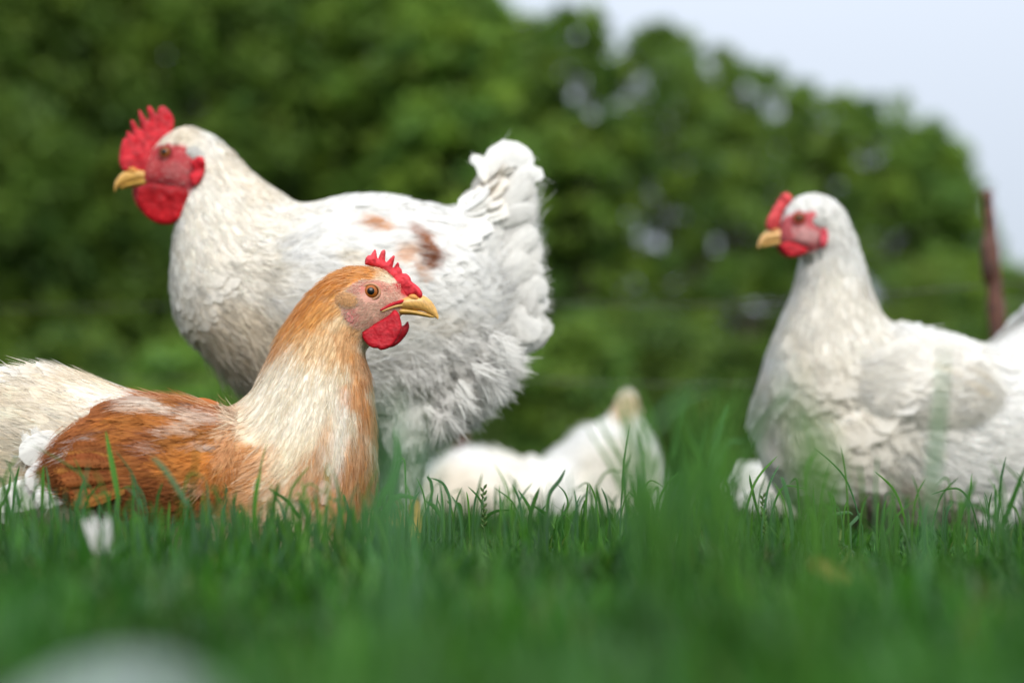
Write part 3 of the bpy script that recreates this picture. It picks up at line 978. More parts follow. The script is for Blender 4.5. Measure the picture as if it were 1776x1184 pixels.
        quill(t, pts, w * 0.92, d, wcol * rng.uniform(0.94, 1.03), dd=dd, cup=0.22, tip=0.45, tilt=rng.uniform(-0.1, 0.15), barbs=30)
    ex = [(922, 292), (930, 345), (936, 395), (946, 445), (953, 495), (952, 555), (922, 600)]
    for k in range(34):
        u = (k + rng.uniform(0, 1)) / 34 * 6
        tx = np.interp(u, range(7), [e[0] for e in ex]) - rng.gamma(1.3, 7); ty = np.interp(u, range(7), [e[1] for e in ex]) + rng.normal(0, 6)
        an = np.interp(u, [0, 3, 6], [1.05, 0.35, -0.35]) + rng.normal(0, 0.18); ln = rng.uniform(70, 120)
        quill(t, [(tx - math.cos(an) * ln, ty + math.sin(an) * ln), (tx - math.cos(an) * ln * 0.45, ty + math.sin(an) * ln * 0.5 - 6), (tx, ty)], rng.uniform(13, 25), d, WHITE * rng.uniform(0.93, 1.01),
              dd=-rng.uniform(0.008, 0.036), cup=0.2, tip=rng.uniform(0.4, 0.7), tilt=rng.uniform(-0.15, 0.2), barbs=50)
    t.build('tail', root, M_FEATHER)
    # belly and rear fluff: loose tufts with open barbs
    b = Acc()
    for i in range(600):
        u = rng.random()
        px = np.interp(u, [0, 0.35, 0.7, 1], [890, 872, 806, 700]) + rng.normal(0, 10); py = np.interp(u, [0, 0.35, 0.7, 1], [596, 655, 722, 786]) + rng.normal(0, 10)
        an = np.interp(u, [0, 1], [0.3, 1.35]) + rng.normal(0, 0.25); ln = rng.uniform(0.018, 0.034) * (1 if i < 420 else 0.7); k = 26
        dd = rng.normal(0.0, 0.045); inn = 34 if i < 420 else rng.uniform(40, 130)
        ox, oy = px - math.cos(an) * inn, py - math.sin(an) * inn
        if i >= 420:
            loc, nor = L.hit(ox, oy)
            if loc is None: continue
            dd = float(loc[1]) - d - 0.004
        o = P(ox, oy, d + dd)
        f0 = np.array([math.cos(an), rng.normal(-0.1, 0.2), -math.sin(an)])
        ff = norm(f0 + rng.normal(0, 0.2, (k, 3)))
        nn0 = norm(np.array([0.25, -1.0, 0.2]))
        V, Q, T, C, Nv = strand_mesh(o + rng.normal(0, 0.0022, (k, 3)), ff, np.tile(nn0, (k, 1)), ln * rng.uniform(0.6, 1.2, k), np.full(k, 0.00055), np.full(k, 0.1), np.clip(WHITE * rng.uniform(0.93, 1.03, (k, 1)), 0, 0.9), 0.12)
        b.add(V, Q, T, C, None, Nv)
    b.build('belly_fluff', body, M_FEATHER)

    comb = [(226, 299), (214, 297), (207, 284), (207, 268), (210, 252), (214, 241), (219, 239), (220, 228), (226, 230), (231, 236), (226, 212), (231, 209), (237, 217), (245, 226), (240, 196), (243, 191), (248, 199),
            (259, 210), (255, 188), (260, 184), (266, 191), (272, 199), (275, 187), (284, 184), (295, 194), (302, 207), (301, 222), (298, 234), (288, 246), (276, 260), (266, 278), (258, 294), (244, 302)]
    pad('comb', root, comb, d, 0.0075, RED, M_SKIN, colfun=lambda x, y: np.clip(RED * (0.75 + 0.5 * vnoise(x / 8, y / 8, 4))[..., None] + 0.04 * vnoise(x / 4, y / 4, 9)[..., None] ** 3, 0, 1), h=2.2, edge=7, wave=0.003, nsub=2, lean=lambda x, y: np.clip((y - 235) / 60, 0, 1) * -0.002)
    wat = [(238, 326), (236, 343), (243, 362), (257, 379), (278, 389), (300, 388), (316, 376), (326, 357), (328, 338), (318, 326), (290, 322), (258, 318)]
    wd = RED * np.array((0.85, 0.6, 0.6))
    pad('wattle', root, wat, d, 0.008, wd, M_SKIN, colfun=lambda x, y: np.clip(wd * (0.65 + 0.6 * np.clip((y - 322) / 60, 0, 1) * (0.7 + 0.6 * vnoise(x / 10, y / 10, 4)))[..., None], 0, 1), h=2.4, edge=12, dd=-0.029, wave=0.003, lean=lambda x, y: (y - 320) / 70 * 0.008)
    pad('wattle', root, [(x - 6, y - 6) for x, y in wat], d, 0.010, wd, M_SKIN, h=2.6, edge=16, dd=0.016, wave=0.008)
    pad('earlobe', root, [(330, 282), (344, 271), (354, 276), (356, 291), (351, 308), (340, 322), (332, 320), (328, 304), (336, 296)], d, 0.008, RED, M_SKIN, h=1.8, edge=5, dd=-0.0335, wave=0.006)
    beak(root, d, [(256, 295, 252, 316, 13), (240, 293, 236, 317, 12), (226, 294, 222, 319, 10), (212, 300, 211, 322, 8), (204, 309, 203, 327, 5), (199, 318, 199, 333, 2.5), (199, 327, 199, 335, 0.7)],
         [(256, 308, 254, 324, 11), (238, 313, 236, 324, 9), (222, 317, 222, 326, 6), (209, 322, 210, 328, 2.5)], (231, 296), BEAK * np.array((0.95, 0.9, 0.8)))
    eye(root, L, 287, 265, 11, (0.24, 0.07, 0.012), sink=0.2, lid=(0.22, 0.03, 0.03))
    eye(root, L, 287, 266, 9.5, (0.35, 0.11, 0.02), far=True, sink=0.15, lid=(0.22, 0.03, 0.03))
    tuft(root, L, d, 336, 264, 15, 9, 25, WHITE * 0.9, 'ear_tuft')
    # legs: feathered thigh and yellow shank
    for (px, dd, gx) in ((712, -0.055, 706), (672, 0.06, 690)):
        Lt = Loft([(px - 70, 690, px + 70, 690, 60, dd * 0.6), (px - 48, 740, px + 44, 740, 46, dd), (px - 28, 790, px + 24, 790, 30, dd), (px - 17, 840, px + 17, 840, 18, dd), (px - 9, 868, px + 9, 868, 9, dd)], d, 6, 20)
        g = ground_under(gx, d + dd)
        lo = leg(root, P(px, 850, d + dd), g, (-1, -0.2), (0.55, 0.33, 0.08), 0.0065)
        c = Acc(); c.add(Lt.V, Lt.Q, Lt.T, PALE * 0.8)
        coat(Lt, c, 420, ([0, 2, 4], [0.03, 0.022, 0.014]), lambda x, y: np.full(x.shape + (3,), 1.0) * WHITE, lift=0.1, barbs=24, bw=0.0004)
        c.build('thigh_feathers', lo, M_FEATHER)
    return root


def tuft(parent, L, d, px, py, rx, ry, ang, col, name):
    """small rounded tuft of short dense feathers over the ear"""
    a = Acc(); ca, sa = math.cos(math.radians(ang)), math.sin(math.radians(ang))
    P0, F0, N0 = [], [], []
    for k in range(1500):
        r = math.sqrt(rng.random()); t = rng.random() * 6.283
        u, v = r * math.cos(t), r * math.sin(t)
        x = px + rx * u * ca - ry * v * sa; y = py + rx * u * sa + ry * v * ca
        loc, nor = L.hit(x, y)
        if loc is None: continue
        h = math.sqrt(max(0, 1 - r * r)) * ry * 0.42 * d / F_PX
        P0.append(loc + nor * (h - 0.001)); N0.append(norm(nor + 0.25 * np.array([u * ca, 0, -v])))
        F0.append(norm(np.array([0.75 * -np.sign(L.C[-1][0] - L.C[0][0]) * -1, 0, -0.5]) + rng.normal(0, 0.35, 3)))
    P0, F0, N0 = np.array(P0), np.array(F0), np.array(N0)
    n = len(P0)
    F0 = norm(F0 - N0 * np.sum(F0 * N0, -1, keepdims=True))
    c = np.array(col) * (1 + rng.normal(0, 0.10, n))[:, None]
    V, Q, T, C, Nv = strand_mesh(P0, F0, N0, rng.uniform(0.002, 0.0042, n), np.full(n, 0.00035), np.full(n, 0.35), np.clip(c, 0.01, 0.9))
    a.add(V, Q, T, C, None, Nv)
    # soft pad under the strands
    g = []
    for r in np.linspace(0.02, 1, 6):
        for t in np.linspace(0, 6.283, 18, endpoint=False):
            u, v = r * math.cos(t), r * math.sin(t)
            x = px + rx * u * ca - ry * v * sa; y = py + rx * u * sa + ry * v * ca
            loc, nor = L.hit(x, y)
            if loc is None: loc, nor = P(x, y, d), np.array([0, -1, 0])
            g.append(loc + nor * (math.sqrt(max(0, 1 - r * r)) * ry * 0.40 * d / F_PX - 0.0006))
    a.add(np.array(g), grid_quads(6, 18), None, np.array(col) * 0.9)
    return a.build(name, parent, M_FEATHER)


def beak(parent, d, up, lo, nostril, col):
    cf = lambda x, y: np.clip(np.array(col) * (1 + 0.5 * (vnoise(x / 7, y / 2.5, 2) - 0.5) + 0.4 * (vnoise(x / 2.2, y / 2.2, 3) - 0.5))[..., None], 0, 1)
    b = loft_obj('beak', parent, up, d, col, M_HORN, 6, 20, 1.9, cf)
    loft_obj('lower_beak', b, lo, d, col, M_HORN, 6, 16, 2.0, lambda x, y: cf(x, y) * np.array((0.8, 0.8, 0.55)))
    x, y = nostril
    for s in (-1, 1):
        off = s * 0.0045
        loft_obj('nostril_flap', b, [(x - 9, y - 4, x - 9, y + 3, 1, off), (x - 4, y - 6, x - 4, y + 4, 5, off), (x + 3, y - 5, x + 3, y + 5, 5, off), (x + 8, y + 1, x + 8, y + 5, 1, off)], d,
                 np.array(col) * np.array((1, 0.8, 0.8)), M_SKIN, 4, 12)
    return b


def wing(root, L, d, secs, paint, n, flen, far, bulge=0.015, wr=0.45, fuzzn=0, lift=0.12, name='wing', row=None, grow=1.6, barbs=0, var=0.06, puff=0.28, recol=0.85):
    """secs: (top x, top y, bottom x, bottom y, bulge share) from shoulder to tip; lies on the body's flank"""
    s = catmull(secs, 6)
    nt = 12
    t = np.linspace(0, 1, nt)
    G = np.zeros((len(s), nt, 3)); ok = np.zeros((len(s), nt), bool); Nn = np.zeros_like(G)
    sg = 1 if far else -1
    for i, r in enumerate(s):
        for j, tt in enumerate(t):
            x = r[0] * (1 - tt) + r[2] * tt; y = r[1] * (1 - tt) + r[3] * tt
            loc, nor = L.hit(x, y, far)
            if loc is not None: G[i, j] = loc; ok[i, j] = True
            else: G[i, j] = P(x, y, d)
    dep = np.where(ok, G[..., 1], np.nan)
    for i in range(len(s)):                                     # carry the depth over the places beyond the body's edge
        row_ = dep[i]
        if np.all(np.isnan(row_)): dep[i] = dep[i - 1]
        else:
            ii = np.arange(nt); m = ~np.isnan(row_); dep[i] = np.interp(ii, ii[m], row_[m])
    lim = np.median(dep)
    x = s[:, 0:1] * (1 - t) + s[:, 2:3] * t; y = s[:, 1:2] * (1 - t) + s[:, 3:4] * t
    dep = np.where(ok, G[..., 1], dep * 0.8 + lim * 0.2)
    for _ in range(3):                                          # ease the step where the body's edge is passed
        e = np.pad(dep, 1, mode='edge')
        sm = (e[:-2, 1:-1] + e[2:, 1:-1] + e[1:-1, :-2] + e[1:-1, 2:] + 2 * e[1:-1, 1:-1]) / 6
        dep = np.minimum(sm, dep) if not far else np.maximum(sm, dep)
    prof = np.sin(np.pi * np.clip(t * 0.93 + 0.01, 0, 1)) ** 0.7
    dep = dep + sg * (0.003 * np.minimum(1, s[:, 4:5] * 2) - 0.001 + bulge * s[:, 4:5] * prof[None])
    G = P(x, y, dep)
    dU = np.gradient(G, axis=0); dV = np.gradient(G, axis=1)
    nn = norm(np.cross(dU, dV)); flip = np.sign(nn[..., 1]) != sg
    nn[flip] *= -1
    a = Acc()
    a.add(G.reshape(-1, 3), grid_quads(len(s), nt, wrap=False), None, np.clip(paint(x.ravel(), y.ravel()) * 0.85, 0, 1))
    m = n
    fi = rng.random(m) * (len(s) - 1.001); fj = rng.random(m) * (nt - 1.001)
    if row:                                                   # quills anchored in orderly rows
        fi = np.round(fi / row) * row; fi = np.clip(fi, 0, len(s) - 1.01)
    order = np.argsort(-fi); fi = fi[order]; fj = fj[order]
    i = fi.astype(int); j = fj.astype(int); u = (fi - i)[:, None]; v = (fj - j)[:, None]
    p = (G[i, j] * (1 - u) + G[i + 1, j] * u) * (1 - v) + (G[i, j + 1] * (1 - u) + G[i + 1, j + 1] * u) * v
    f = norm(dU[i, j]); no = nn[i, j]
    qx, qy = to_px(p)
    share = fi / (len(s) - 1)
    Lf = flen * (0.55 + (grow - 0.55) * share * np.clip(1.2 - 0.7 * (1 - fj / nt), 0, 1)) * rng.uniform(0.85, 1.15, m)
    # shorten those that would run past the tip
    c = paint(qx + (f[:, 0] * Lf * F_PX / d) * 0.3, qy) * (1 + rng.normal(0, var, m))[:, None]
    sdir = np.cross(no, f); f = norm(f + sdir * rng.normal(0, 0.09, m)[:, None])
    pos, Q, C, U, Nv = feather_mesh(p - f * (Lf * 0.45)[:, None], f, no, Lf, Lf * wr * np.interp(share, [0, 1], [1, 0.75]), lift * rng.uniform(0.6, 1.4, m), np.clip(c, 0.01, 0.9), rng.random(m), 8, 7, ragged=0.015, droop=0.75, puff=puff)
    vx, vy = to_px(pos)                                        # patches keep their place across overlapping feathers
    fac = np.repeat(rng.normal(1, var * 0.7, m), 56)[:, None]
    C = C * (1 - recol) + np.clip(paint(vx, vy) * fac, 0.01, 0.9) * recol
    a.add(pos, Q, None, C, U, Nv)
    if barbs:
        barb_feathers(a, p - f * (Lf * 0.45)[:, None], f, no, Lf, Lf * wr * 0.85, np.full(m, lift), np.clip(c, 0.01, 0.9), barbs)
    if fuzzn:
        k = rng.choice(m, fuzzn)
        ff = norm(f[k] + sdir[k] * rng.normal(0, 0.25, fuzzn)[:, None])
        pp = p[k] + rng.normal(0, 0.004, (fuzzn, 3)) * np.array([1, 0.1, 1]) + no[k] * 0.0015
        kx, ky = to_px(pp)
        cc = paint(kx, ky) * (1 + rng.normal(0, 0.16, fuzzn))[:, None]
        V, Q, T, C, Nv = strand_mesh(pp, ff, no[k], rng.uniform(0.006, 0.02, fuzzn), np.full(fuzzn, 0.00022), np.full(fuzzn, 0.12), np.clip(cc, 0.01, 0.9), 0.2)
        a.add(V, Q, T, C, None, Nv)
    return a.build(name, root, M_FEATHER)


standing_hen()


# ------------------------------------------------------------------ the resting rust and cream hen, in focus
def resting_hen():
    d = 1.25
    secs = [(716, 516, 708, 538, 3), (704, 505, 697, 546, 10), (688, 485, 685, 560, 22), (662, 468, 668, 574, 35), (632, 464, 648, 590, 46), (600, 467, 636, 602, 52), (566, 484, 632, 618, 55),
            (527, 521, 640, 652, 62), (491, 573, 646, 700, 75), (466, 626, 650, 760, 95), (440, 676, 650, 840, 120), (398, 706, 636, 920, 142), (340, 695, 570, 985, 158), (280, 686, 450, 1000, 165),
            (220, 676, 320, 1000, 165), (160, 655, 200, 985, 150), (105, 640, 100, 955, 125), (50, 640, 10, 910, 95), (0, 645, -50, 850, 62), (-50, 660, -100, 790, 24), (-80, 690, -110, 760, 6)]
    L = Loft(secs, d, 9, 48, 2.0)
    root = thing('hen', ground_under(420, d), 'rust and cream hen resting in the grass, head up, with an orange-brown wing', 'hen', HENS)
    face = [(600, 506), (612, 492), (630, 484), (656, 486), (676, 492), (692, 490), (705, 500), (722, 510), (722, 545), (690, 548), (668, 556), (645, 566), (622, 572), (604, 562), (592, 545), (590, 520)]
    ear = lambda x, y: ((x - 602) / 20) ** 2 + ((y - 519) / 14) ** 2 < 1

    def paint(x, y):
        return blobs(x, y, np.array((0.80, 0.70, 0.53)), [
            (600, 478, 85, 26, -12, ORANGE, 0.95), (525, 532, 56, 40, -52, ORANGE, 0.9), (560, 520, 56, 34, -40, ORANGE, 0.65), (485, 592, 18, 40, 28, ORANGE, 0.6), (560, 590, 60, 60, 0, ORANGE * np.array((1.15, 1.6, 2.6)), 0.5), (606, 592, 24, 36, 15, ORANGE, 0.45),
            (668, 474, 20, 9, 35, CREAM, 0.4), (440, 650, 12, 40, 25, ORANGE, 0.35),
            (505, 690, 95, 70, 20, PALE, 0.7), (626, 640, 18, 34, -12, ORANGE, 0.6), (616, 688, 22, 34, -20, ORANGE, 0.75), (560, 760, 14, 40, 25, ORANGE, 0.4), (640, 735, 16, 40, 0, ORANGE, 0.6), (618, 790, 20, 34, 10, ORANGE, 0.6), (610, 850, 46, 44, 0, ORANGE * 0.85, 0.8), (545, 810, 34, 34, 30, ORANGE * 0.8, 0.6), (640, 820, 14, 50, 0, ORANGE * 0.8, 0.7), (590, 740, 16, 60, 10, WHITE, 0.4), (585, 820, 10, 30, 10, WHITE, 0.4),
            (300, 690, 70, 14, 6, BROWN * 1.2, 0.95), (370, 705, 60, 12, 4, ORANGE * 0.8, 0.5), (430, 830, 60, 60, 0, ORANGE, 0.6), (400, 800, 40, 60, 0, ORANGE * 0.8, 0.7), (440, 880, 60, 30, 0, ORANGE, 0.5),
            (70, 720, 170, 90, 5, PALE * np.array((1.0, 0.98, 0.97)), 0.8), (60, 700, 110, 22, 5, CREAM, 0.22), (130, 655, 90, 14, 12, CREAM, 0.2), (200, 700, 46, 18, -20, WHITE, 0.5), (60, 650, 70, 14, 0, WHITE, 0.6)], 5, 20, 0.7)

    def wpaint(x, y):
        return blobs(x, y, BROWN * np.array((1.0, 1.08, 1.3)), [
            (260, 800, 60, 30, 10, DARKB * 1.5, 0.5), (180, 850, 60, 22, 10, DARKB * 1.6, 0.4), (330, 760, 46, 40, 0, ORANGE * 0.8, 0.75), (250, 720, 60, 24, -20, ORANGE * 0.7, 0.6), (200, 800, 50, 20, 15, ORANGE * 0.7, 0.4), (130, 760, 40, 16, -30, BROWN, 0.6),
            (280, 712, 18, 9, 22, PALE, 0.7), (315, 720, 50, 4, 30, PALE, 0.6), (360, 725, 40, 10, 20, PALE, 0.5), (145, 762, 28, 7, -32, WHITE, 0.8), (285, 752, 14, 8, 0, PALE, 0.5), (352, 828, 14, 8, 0, WHITE, 0.8), (372, 790, 30, 60, 0, ORANGE * 0.9, 0.7), (402, 745, 22, 60, 8, np.array((0.80, 0.68, 0.50)), 0.85), (398, 800, 18, 50, 0, ORANGE * 1.2, 0.6), (240, 690, 40, 10, 0, PALE, 0.5), (300, 810, 34, 16, 10, ORANGE * 0.95, 0.7), (210, 760, 34, 12, -10, ORANGE * 0.9, 0.6), (160, 800, 30, 9, -10, DARKB * 1.4, 0.6), (170, 835, 40, 9, 8, DARKB * 1.3, 0.7), (230, 850, 46, 8, 6, DARKB * 1.3, 0.6), (340, 800, 26, 40, 10, ORANGE * 1.1, 0.6), (262, 775, 20, 6, 10, PALE, 0.35), (245, 705, 30, 9, -10, PALE, 0.6), (320, 745, 26, 7, 14, PALE, 0.5), (180, 735, 30, 8, -25, ORANGE * 1.1, 0.6), (355, 770, 14, 8, 0, WHITE, 0.5)], 11, 16, 0.6)

    def skinpaint(x, y):
        base = np.where(in_poly(x, y, face)[..., None], np.array((0.60, 0.31, 0.24)), paint(x, y) * 0.8)
        for (cx, cy, rx, ry, an, co, st) in [(702, 502, 22, 10, 35, RED, 0.9), (692, 528, 30, 5, -8, RED, 0.85), (620, 500, 18, 10, -20, FACE * 1.1, 0.7), (664, 498, 22, 6, 20, (0.5, 0.13, 0.1), 0.6), (610, 548, 12, 16, -30, (0.5, 0.12, 0.12), 0.8), (655, 540, 24, 12, -25, (0.6, 0.36, 0.28), 0.6)]:
            a = math.radians(an); dx, dy = x - cx, y - cy
            u = (dx * math.cos(a) + dy * math.sin(a)) / rx; v = (-dx * math.sin(a) + dy * math.cos(a)) / ry
            k = (np.clip(1.3 - np.sqrt(u * u + v * v), 0, 0.6) / 0.6 * st)[..., None] * in_poly(x, y, face)[..., None]
            base = base * (1 - k) + np.array(co) * k
        return base
    Lb = Loft(secs, d, 22, 96, 2.0)                           # finer skin for the face close-up
    x, y = to_px(Lb.V)
    body = obj('body', root, Lb.V, quads=Lb.Q, tris=Lb.T, col=skinpaint(x, y), mat=M_SKIN)
    a = Acc()
    sk = lambda x, y, si, ph: in_poly(x + rng.normal(0, 2.5, x.shape), y + rng.normal(0, 2.5, x.shape), face) | (si < 1.6)
    xs = [0, 3, 5, 7, 9, 11, 14, 17, 20]
    coat(L, a, 8500, (xs, [0.004, 0.0065, 0.011, 0.018, 0.026, 0.030, 0.034, 0.046, 0.055]), paint, sk, lift=0.08, wr=0.30, jit=0.12, na=7, nb=5, var=0.11, ragged=0.03, barbs=7, bw=0.00016, tipmix=((0.82, 0.66, 0.44), 0.4))
    fuzz(L, a, 15000, (xs, [0.003, 0.0055, 0.009, 0.014, 0.019, 0.022, 0.024, 0.024, 0.02]), paint, sk, lift=0.15, wd=0.00017, jit=0.16, var=0.1, mix=((0.80, 0.62, 0.38), 0.5),
         dens=lambda si, ph: np.interp(si, [1, 3, 6, 9, 12, 14, 20], [14, 12, 7, 4, 2, 1.2, 1]))
    a.build('plumage', body, M_FEATHER)
    # bristles on the bare face
    b = Acc()
    fsk = lambda x, y, si, ph: ~in_poly(x, y, face) | (((x - 645) / 19) ** 2 + ((y - 506) / 17) ** 2 < 1) | (si < 1.5)
    fuzz(L, b, 26000, (xs, [0.0016, 0.002, 0.003, 0.003, 0.003, 0.003, 0.003, 0.003, 0.003]), lambda x, y: np.full(x.shape + (3,), 1.0) * np.array((0.72, 0.55, 0.42)), fsk, lift=0.4, wd=0.00008, jit=0.3, var=0.2,
         dens=lambda si, ph: (si < 6.5) * 1.0 + 1e-6)
    b.build('face_bristles', body, M_FEATHER)

    wsecs = [(410, 722, 400, 790, 0.0), (372, 708, 375, 860, 0.45), (320, 700, 335, 890, 0.9), (262, 692, 280, 895, 1), (206, 698, 214, 890, 1), (160, 720, 160, 880, 0.85), (124, 752, 122, 860, 0.6), (99, 786, 100, 832, 0.3)]
    wing(root, L, d, wsecs, wpaint, 560, 0.044, False, bulge=0.012, wr=0.30, fuzzn=3500, lift=0.08, grow=1.25, barbs=10, var=0.26, puff=0.42, recol=0.4)
    wing(root, L, d, wsecs, wpaint, 500, 0.024, True, bulge=0.012, wr=0.30, lift=0.08, grow=1.35)
    # far wing's shoulder shows over the back
    t = Acc()
    for k in range(26):
        x0 = rng.uniform(270, 380); y0 = np.interp(x0, [240, 300, 400], [688, 690, 704]) + rng.uniform(-2, 8)
        quill(t, [(x0, y0), (x0 - 30, y0 - 5), (x0 - 62, y0 - 5)], rng.uniform(6, 10), d, BROWN * rng.uniform(0.8, 1.5), dd=0.03 + rng.normal(0, 0.012), tilt=0.8, na=10, nb=5)
    # flight feathers: tips crossing at the end of the wing
    for i in range(15):
        v = i / 14
        ty = 772 + 104 * v; tx = 98 + 26 * abs(v - 0.45) * 2 + rng.uniform(-3, 8)
        col = (BROWN, BROWN * 0.75, ORANGE * 0.55, DARKB * 1.6)[i % 4] * rng.uniform(0.85, 1.15)
        sx = tx + rng.uniform(70, 105); sy = ty * 0.6 + 812 * 0.4
        quill(t, [(sx, sy), (tx + 45, (ty + sy) / 2 - 3), (tx, ty)], rng.uniform(8, 11), d, col, dd=-0.089 - 0.0012 * (i % 5), tip=0.5, cup=0.35, tilt=rng.uniform(-0.1, 0.3), tipcol=col * 1.2, barbs=140)
    t.build('flight_feathers', root, M_FEATHER)
    # white fluff and loose white quills behind the wing, and the cream tail running out of the picture
    w = Acc()
    for pts, wd_, dd in [([(130, 772), (80, 774), (32, 792)], 27, -0.066), ([(140, 790), (100, 812), (42, 838)], 28, -0.068), ([(150, 830), (100, 850), (60, 866)], 24, -0.07), ([(160, 768), (140, 742), (126, 724)], 9, -0.06),
                         ([(120, 800), (60, 850), (-20, 872)], 27, -0.06), ([(110, 800), (70, 760), (58, 742)], 10, -0.06), ([(100, 820), (40, 856), (-10, 900)], 30, -0.05), ([(90, 800), (56, 776), (40, 752)], 9, -0.062)]:
        quill(w, pts, wd_, d, WHITE * rng.uniform(0.95, 1.02), dd=dd, tip=0.55, cup=0.22, tilt=rng.uniform(-0.05, 0.15), barbs=40, na=18, nb=9)
    w.build('tail', root, M_FEATHER)

    comb = [(633, 459), (633, 450), (638, 443), (643, 442), (649, 433), (652, 434), (654, 445), (656, 448), (661, 436), (667, 433), (669, 438), (668, 451), (671, 454), (681, 443.5), (685, 445), (681, 463), (684, 462), (689, 455), (692, 457), (693, 463), (697, 468),
            (698, 474), (704, 474), (709, 478), (712, 482), (714, 488), (722, 494), (729, 501), (733, 510), (731, 517), (727, 520), (720, 511), (708, 514), (698, 510), (690, 498), (682, 486), (672, 474), (660, 467), (645, 462)]
    cr = np.array((0.54, 0.028, 0.04))
    pad('comb', root, comb, d, 0.0085, cr, M_SKIN, h=1.25, edge=7, wave=0.003, nsub=2,
        lean=lambda x, y: -0.003 * np.clip((x - 700) / 30, 0, 1), colfun=lambda x, y: np.clip(cr * (0.8 + 0.5 * vnoise(x / 5, y / 5, 4))[..., None] + 0.05 * np.clip((458 - y) / 20, 0, 1)[..., None] * np.array((1, 0.6, 0.6)), 0, 1))
    wat = [(645, 563), (634, 570), (626, 577), (630, 588), (637, 597), (646, 603), (655, 604), (661, 607), (675, 603), (686, 592), (693, 580), (697, 568), (695, 554), (691, 543), (684, 537), (676, 545), (662, 554)]
    wr_ = RED * np.array((0.82, 0.7, 0.8))
    wc = lambda x, y: np.clip(wr_ * (0.85 + 0.35 * vnoise(x / 22, y / 1.6, 6))[..., None], 0, 1)
    pad('wattle', root, wat, d, 0.006, wr_, M_SKIN, h=1.25, edge=8, dd=-0.0155, wave=0.0012, lean=lambda x, y: (y - 570) / 40 * -0.002, colfun=wc)
    pad('wattle', root, [(690, 566), (700, 564), (707, 557), (710, 566), (708, 574), (703, 583), (692, 595), (680, 602), (668, 600), (660, 585), (668, 565), (680, 556)], d, 0.006, wr_ * 0.8, M_SKIN, h=1.5, edge=7, dd=0.011, wave=0.003)
    loc, _ = L.hit(612, 552)
    pad('earlobe', root, [(589, 535), (596, 534), (606, 542), (614, 552), (613, 560), (605, 560), (596, 553), (590, 545)], d, 0.004, np.array((0.50, 0.13, 0.14)), M_SKIN, h=1.2, edge=3, dd=float(loc[1]) - d + 0.0015, wave=0.004,
        colfun=lambda x, y: np.array((0.50, 0.13, 0.14)) * (0.6 + 0.8 * vnoise((x + y) / 9, (y - x) / 2.2, 8))[..., None])
    beak(root, d, [(668, 527, 668, 541, 11), (684, 521, 684, 539, 16), (700, 516, 700, 538, 16), (718, 512, 718, 538, 14), (733, 512, 733, 540, 11), (745, 519, 745, 545, 8), (754, 530, 752, 549, 5), (759, 542, 757, 552, 2.5), (761, 549, 760, 554, 0.8)],
         [(676, 534, 676, 547, 12), (696, 534, 696, 546, 12), (716, 537, 716, 546.5, 9.5), (734, 541, 734, 549, 6.5), (746, 545, 746, 551, 4), (753, 548, 753, 551, 1.5)], (718, 516), np.array((0.60, 0.34, 0.095)))
    for nm, (x0, y0), (x1, y1), r_, cc, m_ in (('gape', (661, 540), (704, 529), 0.0013, np.array((0.58, 0.36, 0.12)), M_HORN), ('gape_skin', (659, 538), (708, 521), 0.0015, RED * 0.9, M_SKIN)):
        g = []
        for k in np.linspace(0, 1, 14):
            loc, nor = Lb.hit(x0 + (x1 - x0) * k, y0 + (y1 - y0) * k - 3 * math.sin(math.pi * k))
            if loc is not None: g.append(loc + nor * 0.0006)
        if len(g) > 3:
            ga = Acc(); tube_pts(ga, g, np.full(len(g), r_) * (0.5 + 0.6 * np.sin(np.linspace(0.15, 2.6, len(g)))), cc, 8); ga.build(nm, body, m_)
    eye(root, L, 643, 505.5, 14, (0.30, 0.085, 0.012), sink=0.55, lid=(0.40, 0.21, 0.12))
    eye(root, L, 643, 505.5, 14.5, (0.42, 0.13, 0.02), far=True, sink=0.55, lid=(0.46, 0.27, 0.12))
    tuft(root, L, d, 603, 519, 19, 13, 8, np.array((0.78, 0.46, 0.22)), 'ear_tuft')
    return root


resting_hen()


